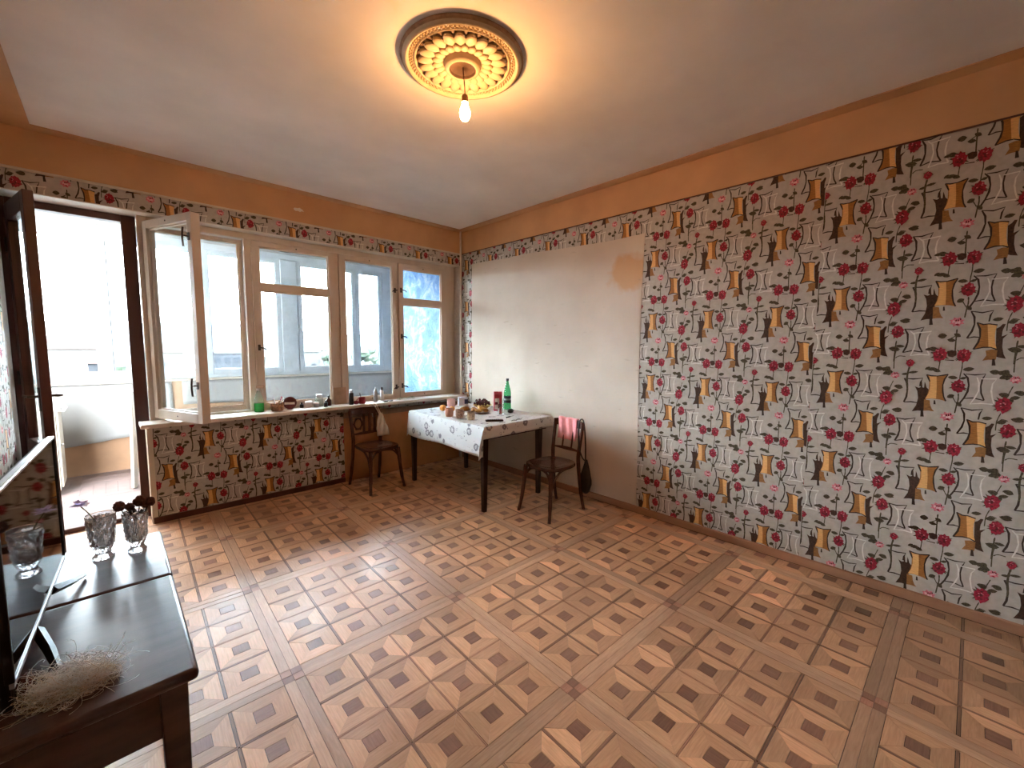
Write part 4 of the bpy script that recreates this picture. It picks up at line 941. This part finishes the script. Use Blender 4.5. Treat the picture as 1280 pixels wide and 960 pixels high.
for z, h_ in ((.02, .05), (.10, .04)): boxo('white_panel', 'cartonwhite', ct, -.036, .01, -.0330, -.0322, z, z+h_)
boxo('dark_panel', 'cartondark', ct, -.03, .04, -.0333, -.0322, .072, .096); MB().lathe([(.011,0),(.011,.012),(.009,.013)], 14, c=(.02, -.012, .200)).build('cap', 'redcarton', ct, smooth=50)
gl = thing('drinking_glass', 'clear tall drinking glass in front of the red carton', 'glass', (-.462, -1.285, TZ))
MB().lathe([(.026,0),(.028,.003),(.034,.165),(.0330,.165),(.027,.012),(.001,.010)], 24).build('glass_body', 'clearglass', gl, smooth=40)
ca = thing('black_case', 'rounded black case lying in front of the green bottle', 'case', (-.335, -1.30, TZ), .7)
MB().ball((0,0,.024), .058, .034, .024, n=20, m=10).build('case_body', 'black', ca, smooth=70); boxo('seam', 'iron', ca, -.05, .05, -.0345, -.030, .022, .026)
rm = thing('remote_control', 'flat black remote lying near the front edge of the oilcloth', 'remote', (-.790, -1.555, TZ), math.radians(-33))
boxo('remote_body', 'black', rm, -.085, .085, -.024, .024, 0, .018, .006)
for k in range(6):
    for j in range(3): MB().lathe([(.004,0),(.004,.0015)], 8, c=(-.06+.02*k, -.012+.012*j, .018)).build('button', 'iron', rm)
pt = thing('pastry_plate', 'white plate heaped with golden pastries in the middle of the table', 'plate', (-.575, -1.085, TZ))
MB().lathe([(.055,0),(.062,.004),(.105,.016),(.108,.019),(.104,.020),(.060,.009),(.001,.008)], 32).build('plate_body', 'porcelain', pt, smooth=50)
R = random.Random(6)
def pastry(loc, r, rz, label, mt):
    o = MB().ball((0,0,0), r, r*.62, r*.36, n=14, m=8, jit=.22, rot=None).build('pastry', mt, smooth=70); o.location = loc; o.rotation_euler = (R.uniform(-.2,.2), R.uniform(-.2,.2), rz)
    return tag(o, label, 'pastry', 'pastries heaped on the table')
for k, (dx, dy, dz, mt_, lb2) in enumerate(((-.05,-.03,.030,'pastrylight','pale pastry at the left front of the white plate'),(.04,-.045,.030,'pastry','brown pastry at the right front of the white plate'),(.05,.04,.030,'pastrylight','pale pastry at the back right of the plate'),(-.04,.05,.030,'pastry','brown pastry at the back left of the plate'),(0,0,.058,'pastrylight','pale pastry on top of the heap on the plate'))):
    pastry((-.575+dx, -1.085+dy, TZ+dz), .046, k*1.1, lb2, mt_)
gb = thing('grape_bowl', 'low golden dish piled with dark red grapes behind the pastries', 'bowl', (-.36, -.86, TZ))
MB().lathe([(.05,0),(.055,.004),(.09,.03),(.108,.045),(.105,.047),(.085,.035),(.05,.010),(.001,.010)], 28).build('dish', 'pastrylight', gb, smooth=50)
gp = thing('grape_bunch', 'bunch of dark red grapes heaped in the golden dish', 'grapes', (-.36, -.86, TZ)); me = None
for k in range(46):
    a = k*2.4; q = .088*math.sqrt((k % 23+.5)/23); z = .050+.05*(1-(q/.09)**2)*(k/46)+.012*(k % 3)
    if me is None: o = MB().ball((0,0,0), .0145, n=10, m=7).build('grape', 'grape', gp, smooth=80); me = o.data
    else: o = bpy.data.objects.new('grape', me); COL.objects.link(o); o.parent = gp
    o.location = (q*math.cos(a), q*math.sin(a), z)
for k, (x, y, r, z) in enumerate(((-.625,-.885,.062,.024),(-.53,-.92,.05,.02),(-.56,-.80,.05,.018))):
    pastry((x, y, TZ+z), r, k*.9, ('large round bun lying left of the plate', 'small bun between plate and golden dish', 'flat bun behind the large round bun')[k], 'pastry')
def mug(name, loc, r, h, mt, label, cat='mug', ha=2.6, saucer=False):
    t = thing(name, label, cat, loc); z = .008 if saucer else 0
    if saucer: MB().lathe([(.03,0),(.036,.002),(.064,.011),(.062,.013),(.034,.006),(.001,.006)], 24).build('saucer', 'porcelain', t, smooth=50)
    MB().lathe([(r*.82,z),(r*.9,z+.003),(r,z+.03),(r,z+h),(r-.003,z+h),(r-.004,z+.02),(.001,z+.008)], 24).build('cup', mt, t, smooth=50)
    c_, s_ = math.cos(ha), math.sin(ha)
    MB().tube(smoothpath([(c_*q, s_*q, z+zz) for q, zz in ((r-.002, h*.8), (r+.022, h*.78), (r+.028, h*.5), (r+.018, h*.25), (r-.002, h*.22))]), .0042, 8).build('handle', mt, t, smooth=60)
    return t
mug('mug', (-.955, -1.055, TZ), .040, .086, 'peach', 'peach coloured mug nearest the left edge of the oilcloth', ha=.6)
mug('tea_cup', (-.935, -1.200, TZ), .040, .080, 'patterned', 'brown patterned cup on a saucer between two plain mugs', 'cup', ha=.2, saucer=True)
mug('mug', (-.905, -1.345, TZ), .038, .078, 'beigemug', 'mottled beige mug closest to the black remote', ha=.5)
mug('mug', (-.545, -.520, TZ), .048, .090, 'pinkmug', 'big pale pink mug at the back of the table beside the window', ha=-1)
bx = thing('tea_box', 'white and blue tea box at the back of the table', 'box', (-.36, -.50, TZ), -.5)
boxo('box_body', 'bluewhite', bx, -.055, .055, -.035, .035, 0, .092, .002); boxo('blue_panel', 'bluelabel', bx, .012, .0553, -.0356, .0353, .02, .075); boxo('lid', 'bluewhite', bx, -.057, .057, -.037, .037, .092, .098)
orr = thing('orange', 'round orange fruit lying at the back left of the oilcloth', 'fruit', (-.80, -.72, TZ))
MB().ball((0,0,.036), .037, .037, .036, n=18, m=12).build('peel', 'orange', orr, smooth=80); MB().lathe([(.004,.0715),(.003,.0735)], 8).build('stalk', 'stemgreen', orr)
o = thing('orange', 'second smaller orange half hidden behind the peach mug', 'fruit', (-.735, -.80, TZ))
MB().ball((0,0,.029), .030, .030, .029, n=18, m=12).build('peel', 'orange', o, smooth=80); MB().lathe([(.004,.0575),(.003,.0595)], 8).build('stalk', 'stemgreen', o)
for k, (x, y, a, lb2) in enumerate(((-.90,-.66,.5,'steel teaspoon nearest the left cloth edge'),(-.86,-.58,.9,'steel teaspoon at the back left corner of the oilcloth'))):
    t = thing('teaspoon', lb2, 'spoon', (x, y, TZ), a, 'teaspoons on the oilcloth'); MB().ball((0,0,.006), .017, .011, .004, n=12, m=6).build('spoon_bowl', 'steel', t, smooth=70); MB().tube([(.014,0,.007), (.06,0,.012), (.11,0,.004)], [.002,.002,.003], 6).build('handle', 'steel', t, smooth=60)
kn = thing('table_knife', 'small knife lying in front of the black case', 'knife', (-.510, -1.478, TZ), .3)
boxo('blade', 'steel', kn, 0, .075, -.007, .007, .003, .005); boxo('handle', 'black', kn, -.075, 0, -.006, .006, .0, .010, .002)
o = clothgrid(8, 8, lambda a, c: (-.35+.20*a, -1.62+.14*c, TZ+.002+.006*math.sin(3.1*a)*math.sin(2.5*c))).build('paper_sheet', 'paperwhite', smooth=80); so = o.modifiers.new('thick', 'SOLIDIFY'); so.thickness = .001
tag(o, 'loose white paper at the right end of the oilcloth', 'paper')
o = MB().tube(smoothpath([(-.66,-1.655,TZ+.003), (-.62,-1.64,TZ+.003), (-.60,-1.665,TZ+.003), (-.57,-1.635,TZ+.003), (-.53,-1.655,TZ+.003), (-.50,-1.63,TZ+.003)]), .0022, 6).build('thin_cable', 'iron', smooth=60); tag(o, 'short thin dark cable curled right of the remote', 'cable')

# ------------------------------------------------------------------ things on the window sill
SZ = .8523
DM('greenliquid', (.05,.45,.10), .15, .1, 10, trans=.4, ior=1.33); DM('clearplastic', (.80,.88,.80), .2, .05, 10, trans=.75, ior=1.1); DM('wicker', (.45,.20,.10), .7, .4, 60); DM('redfabric', (.28,.03,.05), .6, .3, 20); DM('darkred', (.12,.02,.02), .4, .2, 20); DM('mirrorface', (.80,.78,.76), .15, .05, 20); DM('brownglass', (.05,.016,.012), .15, .2, 10); DM('card', (.50,.35,.24), .7, .12, 12); DM('herb', (.20,.30,.10), .7, .3, 60); DM('greyplastic', (.30,.30,.31), .4, .1, 20)
sp = thing('spray_bottle', 'clear spray bottle with green liquid at the left of the sill', 'spray bottle', (-2.385, 0.035, SZ), -.6)
MB().lathe([(.038,0),(.043,.006),(.044,.075),(.0435,.085)], 20, sx=1, sy=.72).build('green_liquid', 'greenliquid', sp, smooth=50)
MB().lathe([(.0435,.0855),(.043,.11),(.032,.15),(.018,.185),(.014,.205)], 20, sx=1, sy=.72).build('body', 'clearplastic', sp, smooth=50)
MB().lathe([(.016,.2055),(.016,.225)], 14).build('collar', 'cartonwhite', sp); MB().box(-.018, .05, -.010, .010, .2255, .252).box(.05, .062, -.006, .006, .238, .250).build('spray_head', 'card', sp, bevel=.004)
MB().tube(smoothpath([(.028, 0, .226), (.040, 0, .205), (.036, 0, .185)]), .004, 6).build('trigger', 'cartonwhite', sp, smooth=60)
cu = thing('brush_cup', 'brown wicker cup with brushes standing beside the spray bottle', 'cup', (-2.235, .010, SZ))
MB().lathe([(.045,0),(.052,.005),(.058,.04),(.055,.075),(.052,.075),(.054,.04),(.047,.008),(.001,.006)], 24, fr=lambda j, k: 1+.025*((j+k) % 2)).build('basket', 'wicker', cu)
for k, (dx, dy, hh, mt_) in enumerate(((-.012,.01,.12,'cartonwhite'),(.02,.0,.135,'redfabric'),(.03,.02,.12,'paperwhite'),(.008,-.012,.10,'cork'))):
    MB().tube([(dx*.5, dy*.5, .012), (dx*1.2, dy*1.2, hh*.6), (dx*2.2, dy*1.8, hh)], [.003,.004,.008], 8).build('brush', mt_, cu, smooth=60)
rm2 = thing('round_mirror', 'small dark red round vanity mirror with a pale face on the sill', 'mirror', (-2.115, .030, SZ), -.5)
MB().lathe([(.058,-.008),(.062,-.004),(.062,.004),(.058,.008)], 28).build('rim', 'darkred', rm2, rot=(math.radians(78),0,0), loc=(0,0,.064), smooth=50)
MB().lathe([(.050,.0085),(.050,.0095)], 28).build('mirror_face', 'darkred', rm2, rot=(math.radians(78),0,0), loc=(0,0,.064))
boxo('pale_band', 'mirrorface', rm2, -.046, .046, -.020, -.0135, .050, .072); MB().lathe([(.03,0),(.03,.004),(.006,.006),(.006,.012)], 16).build('foot', 'darkred', rm2)
def jar(name, loc, prof, mt, label, cat='bottle', cap=None, capmt='black', n=18, **k):
    t = thing(name, label, cat, loc); MB().lathe(prof, n, **k).build('body', mt, t, smooth=45)
    if cap: MB().lathe(cap, n).build('cap', capmt, t, smooth=45)
    return t
jar('small_bottle', (-2.000, .050, SZ), [(.016,0),(.018,.003),(.018,.034),(.010,.040)], 'black', 'tiny black bottle right of the round mirror', cap=[(.008,.0405),(.008,.055)])
jar('cream_pot', (-1.930, .055, SZ), [(.030,0),(.034,.004),(.034,.04)], 'porcelain', 'low pale cream pot beside the tiny black bottle', 'pot', cap=[(.035,.0405),(.035,.055),(.033,.058)], capmt='cartonwhite')
jar('cream_pot', (-1.868, .020, SZ), [(.024,0),(.027,.004),(.027,.032)], 'greyplastic', 'smaller grey pot in front of the lidded glass jar', 'pot', cap=[(.028,.0325),(.028,.045),(.026,.047)], capmt='cartonwhite')
jar('glass_jar', (-1.822, .065, SZ), [(.036,0),(.040,.004),(.041,.07),(.034,.088),(.030,.098)], 'clearplastic', 'clear glass jar with dark lid on the middle of the sill', 'jar', cap=[(.031,.0985),(.031,.122),(.029,.124)], capmt='greyplastic')
jar('small_bottle', (-1.795, -.045, SZ), [(.017,0),(.019,.003),(.019,.045),(.010,.052)], 'black', 'short black bottle in front of the glass jar', cap=[(.008,.0525),(.008,.068)])
jar('small_bottle', (-1.738, .025, SZ), [(.023,0),(.026,.004),(.026,.06),(.011,.075),(.009,.088)], 'brownglass', 'dark brown bottle left of the tan card', cap=[(.010,.0885),(.010,.108),(.008,.110)])
cd_ = tag(boxo('tan_card', 'card', None, -.067, .067, 0, .006, 0, .182, .001), 'tan cardboard piece leaning against the window post', 'card'); cd_.location = (-1.590, .075, SZ); cd_.rotation_euler = (math.radians(-8), 0, 0)
jar('spray_can', (-1.525, -.045, SZ), [(.023,0),(.025,.003),(.025,.120),(.020,.128)], 'black', 'tall black can right of the tan card', 'can', cap=[(.021,.1285),(.021,.158),(.019,.162)], capmt='greyplastic')
t = mug('mug', (-1.405, -.045, SZ), .036, .070, 'redcarton', 'red mug with a brush in it on the sill', ha=3.3); MB().tube([(.0, 0, .012), (-.015, .005, .09), (-.022, .008, .118)], [.003,.004,.007], 8).build('brush', 'iron', t, smooth=60)
o = MB().ball((0,0,0), .034, .022, .020, n=14, m=8, jit=.2).build('cloth_rag', 'redfabric', smooth=70); o.location = (-1.475, -.055, SZ+.020); tag(o, 'small red rag tucked between the black can and the red mug', 'cloth')
jar('tube_bottle', (-1.235, -.020, SZ), [(.020,0),(.022,.003),(.020,.120),(.006,.150)], 'greyplastic', 'slim grey tube standing right of the red mug', 'tube', cap=[(.010,.1505),(.010,.168)], capmt='greyplastic')
jar('tube_bottle', (-1.120, .055, SZ), [(.018,0),(.020,.003),(.020,.110),(.012,.122)], 'cartonwhite', 'slim white tube with dark cap, rightmost upright bottle on the sill', 'tube', cap=[(.013,.1225),(.013,.160)], capmt='iron')
sg_ = thing('dark_glasses', 'dark spectacles lying folded near the right of the sill', 'spectacles', (-1.105, -.075, SZ), .15)
for s in (-1, 1): MB().lathe([(.024,0),(.026,.006),(.022,.010)], 16, c=(s*.034, 0, .002), sy=.8).build('lens', 'black', sg_, smooth=50)
MB().tube([(-.06, 0, .008), (-.06, .03, .006), (.04, .034, .006)], .003, 6).tube([(-.01, 0, .010), (.01, 0, .010)], .003, 6).build('temple', 'black', sg_, smooth=60)
hb_ = MB(); R = random.Random(14)
for k in range(90):
    p = Vector((R.uniform(-.11, .11), R.uniform(-.045, .045), R.uniform(.003, .03))); a = R.uniform(0, 6.28); d = Vector((math.cos(a), math.sin(a), R.uniform(-.1, .5)))*R.uniform(.012, .026); sd = Vector((-math.sin(a), math.cos(a), 0))*.006
    hb_.add([p, p+d*.5+sd, p+d, p+d*.5-sd], [(0,1,2,3)])
o = hb_.build('herb_sprigs', 'herb'); o.location = (-.86, -.035, SZ); o['kind'] = 'stuff'; tag(o, 'scattered green herb leaves at the right end of the sill', 'herbs')
